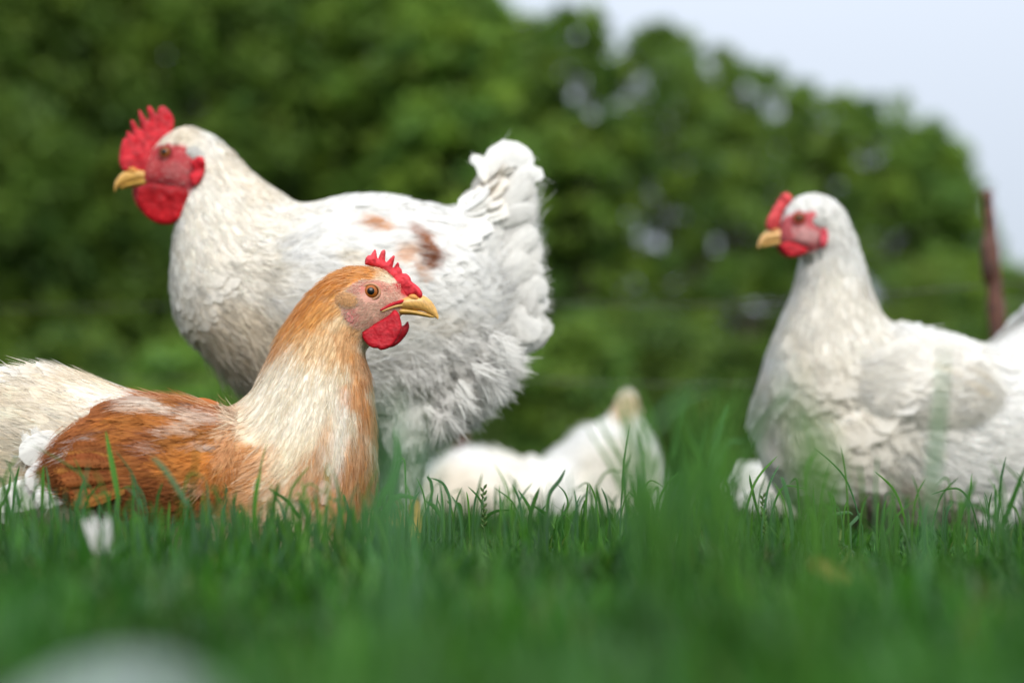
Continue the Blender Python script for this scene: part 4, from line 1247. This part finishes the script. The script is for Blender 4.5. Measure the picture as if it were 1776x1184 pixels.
# ------------------------------------------------------------------ the white hen at the right
def right_hen():
    d = 1.66
    secs = [(1352, 392, 1350, 420, 11, -.05), (1362, 366, 1358, 430, 25, -.05), (1382, 345, 1374, 439, 35, -.05), (1410, 338, 1392, 446, 40, -.048), (1445, 352, 1397, 456, 43, -.045), (1472, 394, 1390, 472, 50, -.04),
            (1492, 446, 1378, 508, 62, -.035), (1507, 500, 1358, 556, 82, -.03), (1530, 548, 1336, 614, 106, -.025), (1570, 570, 1316, 692, 132, -.02), (1622, 574, 1314, 762, 150, -.01), (1682, 592, 1350, 845, 164, 0),
            (1726, 600, 1450, 918, 172, .02), (1764, 590, 1600, 945, 166, .04), (1798, 556, 1720, 935, 142, .06), (1830, 520, 1820, 865, 104, .08), (1860, 490, 1880, 770, 62, .1), (1890, 470, 1915, 650, 22, .11)]
    L = Loft(secs, d, 9, 44, 2.1)
    root = thing('hen', ground_under(1640, d), 'white hen with a low pinkish comb, standing behind the grass at the right edge', 'hen', HENS)
    face = [(1348, 396), (1362, 376), (1384, 365), (1414, 369), (1432, 392), (1436, 415), (1427, 430), (1404, 440), (1370, 434), (1350, 424)]

    def paint(x, y):
        return blobs(x, y, WHITE, [(1440, 560, 90, 100, 20, PALE, 0.6), (1400, 720, 90, 120, 0, PALE, 0.6), (1480, 740, 110, 70, 20, PALE, 0.6), (1540, 880, 150, 50, 8, CREAM * 0.6, 0.7), (1520, 690, 80, 30, 20, PALE, 0.35), (1660, 660, 60, 60, 30, PALE, 0.4), (1480, 880, 70, 44, 10, CREAM * 0.32, 0.8)], 14, 30)  # the two darkened CREAM patches are shadow painted low on the breast
    x, y = to_px(L.V)
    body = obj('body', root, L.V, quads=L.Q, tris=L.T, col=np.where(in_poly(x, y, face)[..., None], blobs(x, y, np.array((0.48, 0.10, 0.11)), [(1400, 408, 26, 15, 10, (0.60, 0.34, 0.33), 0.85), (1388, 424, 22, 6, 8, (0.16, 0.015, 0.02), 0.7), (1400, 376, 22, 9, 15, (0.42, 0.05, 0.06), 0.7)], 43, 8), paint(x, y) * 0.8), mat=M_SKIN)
    a = Acc()
    sk = lambda x, y, si, ph: in_poly(x + rng.normal(0, 2.5, x.shape), y + rng.normal(0, 2.5, x.shape), face) | (si < 0.8)
    xs = [0, 2, 4, 6, 8, 10, 13, 15, 17]
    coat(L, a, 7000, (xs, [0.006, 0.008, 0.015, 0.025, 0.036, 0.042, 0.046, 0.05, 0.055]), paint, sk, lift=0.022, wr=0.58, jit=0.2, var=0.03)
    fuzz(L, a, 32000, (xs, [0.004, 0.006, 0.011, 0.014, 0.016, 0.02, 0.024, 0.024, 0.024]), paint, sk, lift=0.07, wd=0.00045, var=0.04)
    a.build('plumage', body, M_FEATHER)
    wsecs = [(1490, 630, 1480, 680, 0.0), (1560, 600, 1530, 712, 0.6), (1610, 582, 1590, 730, 1), (1660, 598, 1648, 732, 1), (1700, 630, 1694, 724, 0.8), (1726, 664, 1722, 704, 0.4)]
    for far in (False, True):
        wing(root, L, d, wsecs, lambda x, y: blobs(x, y, (WHITE + PALE) / 2, [(1690, 670, 34, 7, 30, CREAM, 0.4), (1640, 640, 34, 5, 25, CREAM, 0.3), (1690, 640, 30, 5, 30, CREAM, 0.3)], 15, 14), 520, 0.034, far, bulge=0.013, wr=0.5, grow=1.1, fuzzn=0 if far else 6000, lift=0.03)
    t = Acc()
    for k in range(16):
        u = k / 15
        quill(t, [(1830, 640 - 30 * u), (1830 + 20 * u, 570), (1800 + 130 * u + rng.normal(0, 6), 480 - 30 * math.sin(u * 3) + 60 * u)], 28, d, WHITE * rng.uniform(0.94, 1.03), dd=0.06 + rng.normal(0, 0.02), tilt=0.2)
    t.build('tail', root, M_FEATHER)
    comb = [(1330, 398), (1328, 390), (1331, 378), (1337, 368), (1341, 358), (1346, 354), (1348, 346), (1353, 344), (1355, 336), (1361, 336), (1364, 333), (1370, 337), (1375, 343), (1370, 352), (1361, 364), (1355, 380), (1351, 394), (1340, 400)]
    pad('comb', root, comb, d, 0.009, np.array((0.50, 0.05, 0.055)), M_SKIN, h=2, edge=10, dd=-0.055, wave=0.006, nsub=2)
    wat = [(1351, 424), (1368, 420), (1386, 425), (1401, 432), (1396, 441), (1384, 445), (1371, 446), (1359, 438)]
    pad('wattle', root, wat, d, 0.008, RED * 0.85, M_SKIN, h=1.8, edge=8, dd=-0.074, wave=0.004)
    pad('wattle', root, [(x - 6, y + 1) for x, y in wat], d, 0.008, RED * 0.7, M_SKIN, h=1.8, edge=8, dd=-0.038, wave=0.004)
    pad('earlobe', root, [(1424, 400), (1431, 396), (1436, 404), (1436, 418), (1430, 430), (1423, 428), (1421, 414)], d, 0.008, np.array((0.48, 0.05, 0.07)), M_SKIN, h=1.6, edge=4, dd=-0.076, wave=0.003)
    beak(root, d - 0.05, [(1362, 400, 1358, 420, 13), (1348, 397, 1344, 420, 12), (1336, 398, 1334, 421, 10), (1326, 403, 1325, 424, 8), (1319, 411, 1318, 428, 5), (1315, 420, 1315, 431, 2), (1314, 426, 1314, 432, .7)],
         [(1362, 412, 1360, 426, 10), (1346, 416, 1345, 426, 8), (1332, 419, 1332, 428, 5), (1322, 424, 1322, 429, 2)], (1343, 400), np.array((0.62, 0.36, 0.13)))
    eye(root, L, 1385.5, 379, 10, (0.24, 0.07, 0.012), sink=0.2, lid=(0.4, 0.06, 0.06))
    eye(root, L, 1385.5, 379, 9, (0.38, 0.12, 0.02), far=True, sink=0.2, lid=(0.4, 0.06, 0.06))
    tuft(root, L, d, 1421, 384, 13, 8, 20, WHITE * 0.88, 'ear_tuft')
    for (px, dd, gx) in ((1716, -0.03, 1712), (1660, 0.09, 1650)):
        Lt = Loft([(px - 60, 840, px + 80, 840, 60, dd * 0.6), (px - 34, 885, px + 54, 885, 44, dd), (px - 16, 915, px + 26, 915, 22, dd), (px - 8, 935, px + 12, 935, 10, dd)], d, 6, 20)
        lo = leg(root, P(px + 2, 915, d + dd), ground_under(gx, d + dd), (-1, -0.3), (0.62, 0.38, 0.26), 0.008)
        c = Acc(); c.add(Lt.V, Lt.Q, Lt.T, PALE * 0.8)
        coat(Lt, c, 420, ([0, 2, 3], [0.03, 0.022, 0.014]), lambda x, y: np.full(x.shape + (3,), 1.0) * WHITE, lift=0.1, barbs=24, bw=0.0004)
        c.build('thigh_feathers', lo, M_FEATHER)
    return root


right_hen()


# ------------------------------------------------------------------ two hens lying further back
def lying_hen():
    d = 2.3
    secs = [(1090, 694, 1092, 712, 6, .06), (1088, 684, 1092, 718, 15, .045), (1086, 677, 1094, 722, 15, .02), (1080, 684, 1100, 726, 15, -.004, .03), (1072, 706, 1104, 740, 20, -.02, .04), (1054, 730, 1116, 775, 42, -.03, .04),
            (1012, 744, 1136, 840, 80, -.02, .02), (966, 780, 1138, 915, 100, 0), (925, 802, 1040, 940, 104, 0), (870, 786, 900, 945, 112, 0), (815, 782, 800, 940, 100, 0), (765, 802, 745, 925, 70, 0), (726, 842, 716, 905, 22, 0)]
    L = Loft(secs, d, 8, 36, 2.1)
    root = thing('hen', ground_under(920, d), 'cream-white hen lying far back in the grass, seen from behind with a beige nape', 'hen', HENS)
    paint = lambda x, y: blobs(x, y, WHITE, [(860, 850, 100, 60, 0, PALE, 0.8), (1085, 705, 30, 30, 0, CREAM * np.array((0.9, 0.8, 0.75)), 0.9), (1070, 820, 60, 60, 0, PALE, 0.6), (780, 880, 60, 60, 0, CREAM, 0.4)], 23, 40)
    x, y = to_px(L.V)
    body = obj('body', root, L.V, quads=L.Q, tris=L.T, col=paint(x, y) * 0.8, mat=M_SKIN)
    a = Acc()
    coat(L, a, 2600, ([0, 3, 5, 8, 12], [0.008, 0.012, 0.022, 0.036, 0.045]), paint, lambda x, y, si, ph: si < 0.6, lift=0.14, wr=0.46)
    fuzz(L, a, 5000, ([0, 3, 5, 8, 12], [0.006, 0.01, 0.018, 0.022, 0.03]), paint, lambda x, y, si, ph: si < 0.6, lift=0.4, wd=0.0006, var=0.05)
    a.build('plumage', body, M_FEATHER)
    wing(root, L, d, [(985, 800, 985, 880, 0.3), (930, 796, 925, 900, 0.9), (860, 796, 850, 905, 1), (795, 815, 785, 900, 0.8), (748, 848, 742, 892, 0.3)], paint, 260, 0.034, False, bulge=0.014)
    t = Acc()
    for k in range(12):
        quill(t, [(790, 850 + 4 * k % 40), (750, 850 + 3 * k), (712 + rng.normal(0, 5), 856 + 4 * k)], 22, d, PALE * rng.uniform(0.94, 1.03), dd=rng.normal(0, 0.03), tilt=0.2)
    t.build('tail', root, M_FEATHER)
    beak(root, d, [(1089, 697, 1090, 712, 6, .058), (1089, 698, 1090, 712, 5, .07), (1090, 703, 1090, 712, 2, .082), (1090, 709, 1090, 712, .6, .09)], [(1090, 709, 1090, 716, 5, .058), (1090, 711, 1090, 715, 2, .076)], (1090, 700), BEAK)
    return root


lying_hen()


def hidden_hen():
    d = 2.15
    secs = [(1512, 742, 1510, 760, 6), (1498, 726, 1500, 772, 22), (1480, 718, 1490, 784, 28), (1462, 728, 1486, 800, 30), (1445, 756, 1488, 830, 44), (1425, 782, 1482, 890, 66), (1400, 792, 1450, 930, 84), (1370, 796, 1400, 945, 88), (1338, 800, 1345, 940, 76), (1312, 808, 1300, 920, 50), (1290, 822, 1284, 880, 16)]
    L = Loft(secs, d, 8, 32, 2.1)
    root = thing('hen', ground_under(1390, d), 'white hen almost hidden behind the right-hand hen, only its rump showing below that hen\'s breast', 'hen', HENS)
    paint = lambda x, y: blobs(x, y, WHITE, [(1350, 890, 60, 40, 0, PALE, 0.6)], 31, 40)
    x, y = to_px(L.V)
    body = obj('body', root, L.V, quads=L.Q, tris=L.T, col=paint(x, y) * 0.8, mat=M_SKIN)
    a = Acc()
    coat(L, a, 1500, ([0, 3, 5, 10], [0.008, 0.014, 0.03, 0.045]), paint, lambda x, y, si, ph: si < 0.6, lift=0.2, wr=0.46)
    for k in range(10):
        quill(a, [(1340, 830 + 5 * k), (1310, 820 + 5 * k), (1282 + rng.normal(0, 4), 812 + 6 * k)], 18, d, WHITE * rng.uniform(0.94, 1.03), dd=rng.normal(0, 0.03), tilt=0.2)
    a.build('plumage', body, M_FEATHER)
    beak(root, d, [(1506, 744, 1506, 758, 7), (1518, 744, 1518, 758, 6), (1528, 750, 1528, 760, 3), (1534, 758, 1534, 761, .6)], [(1508, 756, 1508, 763, 6), (1522, 758, 1522, 763, 3)], (1516, 746), BEAK)
    pad('comb', root, [(1470, 722), (1476, 700), (1486, 708), (1494, 696), (1502, 710), (1508, 706), (1512, 726), (1508, 740), (1495, 728)], d, 0.008, RED, M_SKIN, h=2.5, edge=7, nsub=2)
    return root


hidden_hen()
# ------------------------------------------------------------------ grass
GR = np.array([(0.022, 0.094, 0.007), (0.034, 0.128, 0.008), (0.018, 0.075, 0.011), (0.050, 0.142, 0.010), (0.036, 0.105, 0.030), (0.10, 0.13, 0.03)])


def blades(acc, base, h, w, az, lean, curl, col, seg=4, twist=None):
    """many blades: base (N,3), height, half width, azimuth of lean, lean at foot, extra curl to the tip"""
    n = len(base)
    dirv = np.stack([np.cos(az), np.sin(az), np.zeros(n)], -1)
    fa = az + np.pi / 2 + (twist if twist is not None else rng.normal(0, 0.6, n))
    sv = np.stack([np.cos(fa), np.sin(fa), np.zeros(n)], -1)
    V, C = [], []
    pos = base.copy()
    ts = np.linspace(0, 1, seg + 1)
    for k, t in enumerate(ts):
        if k:
            ang = lean + curl * (t ** 1.5)
            pos = pos + (dirv * np.sin(ang)[:, None] + np.array([0, 0, 1.0]) * np.cos(ang)[:, None]) * (h / seg)[:, None]
        wk = w * (0.75 + 0.5 * t if t < 0.5 else 1.0 * (1 - ((t - 0.5) / 0.5) ** 1.8))
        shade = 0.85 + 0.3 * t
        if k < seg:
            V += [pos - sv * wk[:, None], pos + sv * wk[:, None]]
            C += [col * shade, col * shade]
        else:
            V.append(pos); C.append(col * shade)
    m = 2 * seg + 1
    V = np.stack(V, 1); C = np.stack(C, 1)
    b = (np.arange(n) * m)[:, None]
    Q = np.concatenate([b + np.array([2 * k, 2 * k + 1, 2 * k + 3, 2 * k + 2]) for k in range(seg - 1)])
    T = b + np.array([2 * seg - 2, 2 * seg - 1, 2 * seg])
    acc.add(V.reshape(-1, 3), Q, T, np.clip(C, 0.004, 0.6).reshape(-1, 3))


FOOT = [(420, 1.25, 0.21, 0.075), (920, 2.3, 0.17, 0.09), (1390, 2.15, 0.09, 0.07)]


def scatter(n, d0, d1, k, pad_):
    d = np.sqrt(rng.uniform(d0 * d0, d1 * d1, n)) if pad_ < 0.2 else rng.uniform(d0, d1, n)
    x = rng.uniform(-1, 1, n) * (k * d + pad_)
    p = np.stack([x, d, np.zeros(n)], -1)
    keep = np.ones(n, bool)
    for (px, dd, rx, ry) in FOOT:
        cx = (px - W_PX / 2) / F_PX * dd
        keep &= ((x - cx) / rx) ** 2 + ((d - dd) / ry) ** 2 > 1
    return p[keep]


def grass():
    a = Acc()
    for (n, d0, d1, hh, ww, seg) in [(26000, 0.24, 0.95, 0.032, 0.0014, 4), (58000, 0.95, 1.7, 0.025, 0.0009, 5), (52000, 1.7, 3.6, 0.030, 0.0016, 4)]:
        p = scatter(n, d0, d1, 0.42, 0.25)
        m = len(p)
        clump = vnoise(p[:, 0] / 0.05, p[:, 1] / 0.05, 3)
        h = hh * (0.45 + 0.9 * clump) * rng.uniform(0.55, 1.5, m)
        tall = rng.random(m) < 0.03
        h = np.where(tall & (p[:, 1] > 0.8), h * rng.uniform(1.5, 2.3, m), h)
        col = GR[rng.choice(len(GR), m, p=[0.28, 0.27, 0.2, 0.12, 0.1, 0.03])] * (0.45 + 1.15 * vnoise(p[:, 0] / 0.06, p[:, 1] / 0.06, 6))[:, None] * rng.uniform(0.75, 1.25, m)[:, None]
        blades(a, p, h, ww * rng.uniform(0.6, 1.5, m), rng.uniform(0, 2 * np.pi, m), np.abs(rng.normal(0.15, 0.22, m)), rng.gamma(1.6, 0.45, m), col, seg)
    # wider tufts further off, thinning to the bare meadow colour
    for (n, d0, d1, hh, ww) in [(60000, 3.6, 9, 0.06, 0.004), (50000, 9, 24, 0.09, 0.009)]:
        p = scatter(n, d0, d1, 0.46, 0.5)
        m = len(p)
        h = hh * rng.uniform(0.5, 1.4, m)
        col = GR[rng.integers(0, 5, m)] * rng.uniform(0.8, 1.3, m)[:, None]
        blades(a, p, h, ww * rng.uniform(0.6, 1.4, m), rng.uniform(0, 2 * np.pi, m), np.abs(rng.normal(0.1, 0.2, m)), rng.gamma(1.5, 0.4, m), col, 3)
    # dry litter near the ground
    p = scatter(9000, 0.5, 2.2, 0.42, 0.2); m = len(p)
    blades(a, p, rng.uniform(0.015, 0.04, m), np.full(m, 0.0007), rng.uniform(0, 6.28, m), rng.uniform(0.9, 1.4, m), rng.uniform(0, 0.4, m), np.array((0.20, 0.16, 0.08)) * rng.uniform(0.5, 1.2, m)[:, None], 3)
    o = a.build('grass', None, M_GRASS)
    tag(o, 'short green lawn grass around all the hens', 'grass', kind='stuff')


def px_blade(acc, pts, d, w, col, dd=0.0):
    """single blade through px points; starts on the ground"""
    q = catmull(np.array(pts, float), 6)
    c = P(q[:, 0], q[:, 1], np.full(len(q), d + dd))
    g = c[0].copy(); g[2] = 0.0
    if c[0][2] > 0.004:
        c = np.concatenate([g[None], c])
    n = len(c); t = np.linspace(0, 1, n)
    T = norm(np.gradient(c, axis=0))
    s = norm(np.cross(T, np.array([rng.normal(0, 0.3), -1.0, rng.normal(0, 0.2)])))
    nn = np.cross(T, s)
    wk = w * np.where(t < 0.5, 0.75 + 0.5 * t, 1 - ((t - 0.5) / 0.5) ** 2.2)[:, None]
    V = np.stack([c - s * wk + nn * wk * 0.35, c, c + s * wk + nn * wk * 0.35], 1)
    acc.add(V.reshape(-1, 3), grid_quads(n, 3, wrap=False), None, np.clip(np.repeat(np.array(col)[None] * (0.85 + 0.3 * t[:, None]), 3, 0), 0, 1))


def tall_grass():
    a = Acc()
    G1 = np.array((0.035, 0.12, 0.018)); G2 = np.array((0.05, 0.13, 0.05)); G3 = np.array((0.06, 0.17, 0.02))
    sharp = [([(205, 860), (198, 820), (183, 745)], 1.10, 0.0022, G3), ([(200, 860), (203, 800), (222, 748), (230, 732)], 1.18, 0.0015, G1), ([(285, 890), (286, 830), (284, 775)], 1.19, 0.0015, G1), ([(380, 900), (384, 850), (378, 800)], 1.19, 0.0016, G1), ([(386, 900), (391, 850), (384, 830)], 1.17, 0.0014, G2),
             ([(335, 890), (290, 820), (262, 790)], 1.0, 0.0016, G2), ([(440, 900), (444, 850), (452, 815)], 1.08, 0.0018, G3), ([(0, 880), (14, 850), (18, 820)], 1.16, 0.0013, G1), ([(22, 890), (26, 840), (34, 806)], 1.17, 0.0012, G1), ([(30, 890), (45, 840), (70, 808)], 1.2, 0.0013, G1), ([(72, 890), (74, 840), (75, 806)], 1.14, 0.0014, G3),
             ([(110, 890), (125, 850), (131, 818)], 1.19, 0.0014, G1), ([(660, 890), (690, 860), (726, 865)], 1.16, 0.002, G1), ([(735, 900), (748, 860), (748, 838), (742, 828), (740, 826)], 1.2, 0.0013, G2), ([(780, 900), (780, 866), (768, 838), (745, 828)], 1.2, 0.0012, G2), ([(770, 905), (755, 880), (738, 868)], 1.19, 0.0017, G1),
             ([(800, 905), (798, 880), (793, 870)], 1.2, 0.0017, G1), ([(842, 910), (845, 896), (862, 886), (888, 884)], 1.22, 0.0013, G1), ([(920, 905), (918, 880), (898, 848)], 1.21, 0.0013, G1), ([(918, 900), (926, 870), (936, 845)], 1.16, 0.0017, G1), ([(950, 910), (944, 890), (922, 876)], 1.2, 0.0013, G1), ([(948, 910), (952, 860), (972, 830), (981, 812)], 1.14, 0.0015, G2),
             ([(965, 905), (984, 880), (980, 855), (964, 838)], 1.21, 0.0008, G1), ([(1000, 905), (998, 890), (999, 884)], 1.2, 0.002, G1), ([(1010, 900), (1014, 885), (1013, 866)], 1.22, 0.0012, G1), ([(1046, 900), (1040, 870), (1033, 840)], 1.1, 0.0018, G1), ([(1085, 890), (1082, 830), (1092, 782)], 1.04, 0.0014, G2), ([(1112, 900), (1118, 880), (1128, 864)], 1.2, 0.0011, G1),
             ([(1320, 910), (1312, 880), (1302, 838), (1300, 822)], 1.22, 0.0012, G1), ([(1374, 920), (1370, 880), (1360, 838), (1354, 826)], 1.14, 0.0018, G2), ([(1415, 905), (1396, 850), (1402, 806), (1420, 780)], 0.98, 0.0018, G3), ([(1428, 915), (1440, 895), (1470, 888), (1480, 893)], 1.22, 0.0013, G2), ([(1474, 910), (1484, 900), (1494, 888)], 1.22, 0.0014, G2),
             ([(1440, 900), (1443, 870), (1436, 850)], 1.12, 0.0013, G1), ([(1664, 900), (1680, 860), (1692, 830)], 1.0, 0.0022, G1), ([(1738, 915), (1752, 880), (1782, 800)], 1.1, 0.0022, G1), ([(1738, 975), (1738, 930), (1742, 908)], 1.22, 0.0014, G2), ([(1745, 920), (1700, 880), (1655, 872)], 1.02, 0.0016, G1), ([(1550, 950), (1556, 910), (1552, 885)], 1.08, 0.002, G1),
             ([(520, 900), (500, 870), (463, 845)], 1.13, 0.0013, G1), ([(610, 905), (600, 870), (592, 852)], 1.2, 0.0011, G2), ([(470, 905), (478, 860), (485, 835)], 1.05, 0.0018, G1), ([(670, 900), (680, 840), (690, 790), (684, 740)], 0.95, 0.0026, G1), ([(645, 900), (668, 850), (690, 815)], 1.05, 0.0016, G1)]
    for pts, d, w, c in sharp:
        px_blade(a, pts, d, w, c * rng.uniform(0.8, 1.2))
    for k in range(320):
        x = rng.uniform(-20, 1796); d = rng.uniform(0.95, 1.24)
        if 1.12 < d and x < 660: d = rng.uniform(0.98, 1.12)
        h = rng.gamma(2.0, 18); ln = rng.normal(0, 0.45) * (20 + h); y0 = 915
        pts = [(x, y0), (x + ln * 0.25, y0 - 22 - h * 0.6), (x + ln * 0.7, y0 - 32 - h)]
        if rng.random() < 0.14: pts.append((x + ln * 1.4 + 8 * np.sign(ln), y0 - 26 - h * rng.uniform(0.75, 1.0)))
        px_blade(a, pts, d, rng.uniform(0.0005, 0.0010), (G1, G2, G3)[rng.integers(0, 3)] * rng.uniform(0.7, 1.25))
    for k in range(420):
        x = rng.uniform(20, 700); d = rng.uniform(0.98, 1.15)
        y0 = HORIZON + CAM_H * F_PX / d; tp = rng.normal(893, 15); ln = rng.normal(0, 16)
        px_blade(a, [(x, y0), (x + ln * 0.3, (y0 + tp) / 2), (x + ln, tp)], d, rng.uniform(0.0007, 0.0014), (G1, G2, G3)[rng.integers(0, 3)] * rng.uniform(0.6, 1.2))
    # soft tall blades close to the lens: between the lying hen and the right-hand hen, and before the two white breasts
    for k in range(52):
        d = rng.uniform(0.5, 0.95)
        x = rng.uniform(1095, 1300); top = rng.uniform(600, 840) + abs(x - 1190) * 0.5
        lean = rng.normal(10, 60)
        px_blade(a, [(x, 930), (x + lean * 0.3, (930 + top) / 2), (x + lean, top)], d, rng.uniform(0.0008, 0.0014), (G1 if rng.random() < 0.5 else G3) * rng.uniform(0.7, 1.2))
    px_blade(a, [(1090, 900), (1125, 760), (1180, 690), (1240, 668)], 0.62, 0.0013, G2 * 1.4)
    px_blade(a, [(1235, 900), (1240, 820), (1262, 770), (1292, 765)], 0.95, 0.0018, G2 * 1.3)
    px_blade(a, [(1225, 860), (1240, 780), (1262, 700)], 0.95, 0.0022, G2 * 1.3)
    for k in range(5):
        d = rng.uniform(0.4, 0.6); x = rng.normal(1385, 40)
        px_blade(a, [(x, 950), (x + 8, 820), (x - 6 + rng.normal(0, 20), rng.uniform(600, 760))], d, rng.uniform(0.0012, 0.002), G3 * rng.uniform(0.7, 1.1))
    px_blade(a, [(1600, 1000), (1625, 780), (1640, 590)], 0.7, 0.0022, G2 * 1.6)
    for (x, top, w) in ((672, 650, 0.002), (705, 680, 0.002), (740, 745, 0.0016)):
        px_blade(a, [(x - 5, 960), (x, 830), (x + rng.normal(0, 14), top)], 0.5, w, G2 * 1.4)
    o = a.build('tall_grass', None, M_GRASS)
    tag(o, 'taller loose blades of grass standing up out of the lawn', 'grass', kind='stuff')
    # two seed heads
    for (x, y0, y1, d, lab) in ((840, 905, 848, 1.22, 'thin braided green grass seed head standing before the lying hen'), (1325, 915, 862, 1.2, 'drooping green grass seed head before the right-hand hen\'s breast')):
        s = Acc(); base = ground_under(x, d)
        top = P(x, y1, d); k = np.linspace(0, 1, 16)[:, None]
        pts = base * (1 - k) + top * k + np.array([0.002, 0, 0]) * np.sin(k * 6)
        tube_pts(s, pts, np.full(16, 0.0005), (0.05, 0.12, 0.03), 6)
        for j in range(14):
            c = base * (0.55 - 0.045 * j * 0.7) + top * (0.45 + 0.045 * j * 0.7) if False else pts[-1] * (j / 13) + pts[8] * (1 - j / 13)
            sgn = 1 if j % 2 else -1
            dr = norm(np.array([sgn * 0.6, rng.normal(0, 0.3), 1.0]))
            kk = np.linspace(0, 1, 6)[:, None]
            tube_pts(s, c + dr * 0.005 * kk, 0.0011 * np.sin(np.pi * np.clip(kk[:, 0] * 0.9 + 0.08, 0, 1)), (0.07, 0.13, 0.03), 6)
        o = s.build('seed_head', None, M_GRASS, origin=base)
        tag(o, lab, 'seed head', 'grass seed heads')


def ground_feathers():
    a = Acc()
    quill(a, [(-30, 1290, 0.0), (110, 1215, 0.005), (260, 1190, 0.008), (390, 1250, 0.01)], 60, 0.27, np.array((0.40, 0.46, 0.46)), n_out=(0, -0.6, 0.8), cup=0.3, tip=0.5)
    o = a.build('feather', None, M_FEATHER, origin=P(180, 1150, 0.27))
    tag(o, 'large pale curved feather, badly blurred, close to the lens in the bottom left corner', 'feather', 'moulted feathers')
    b = Acc()
    for (dx, dy, an, w) in ((0, 0, 1.9, 8), (14, 2, 1.55, 7), (-6, 6, 2.3, 6)):
        quill(b, [(176 + dx, 965 + dy), (172 + dx + 8 * math.cos(an), 930 + dy), (172 + dx + 30 * math.cos(an), 895 + dy)], w, 0.92, WHITE * 0.75, tip=0.6, tilt=0.4, barbs=30)
    o = b.build('feather', None, M_FEATHER, origin=P(172, 930, 0.92))
    tag(o, 'small fluffy white feather caught in the grass in front of the rusty wing', 'feather', 'moulted feathers')
    for (x, y, d, w, lab) in ((1445, 985, 0.74, 17, 'yellowed dead leaf lying in the blurred grass below the right-hand hen'), (682, 902, 1.3, 9, 'small yellow leaf in the grass beside the resting hen\'s breast')):
        c = Acc()
        quill(c, [(x - w * 2, y - w * 0.8), (x, y), (x + w * 2, y + w * 0.9)], w, d, (0.22, 0.18, 0.03), n_out=(0, -0.7, 0.7), tip=0.6, cup=0.3)
        o = c.build('leaf', None, M_GRASS, origin=P(x, y, d))
        tag(o, lab, 'leaf', 'fallen yellow leaves')


grass()
tall_grass()
ground_feathers()
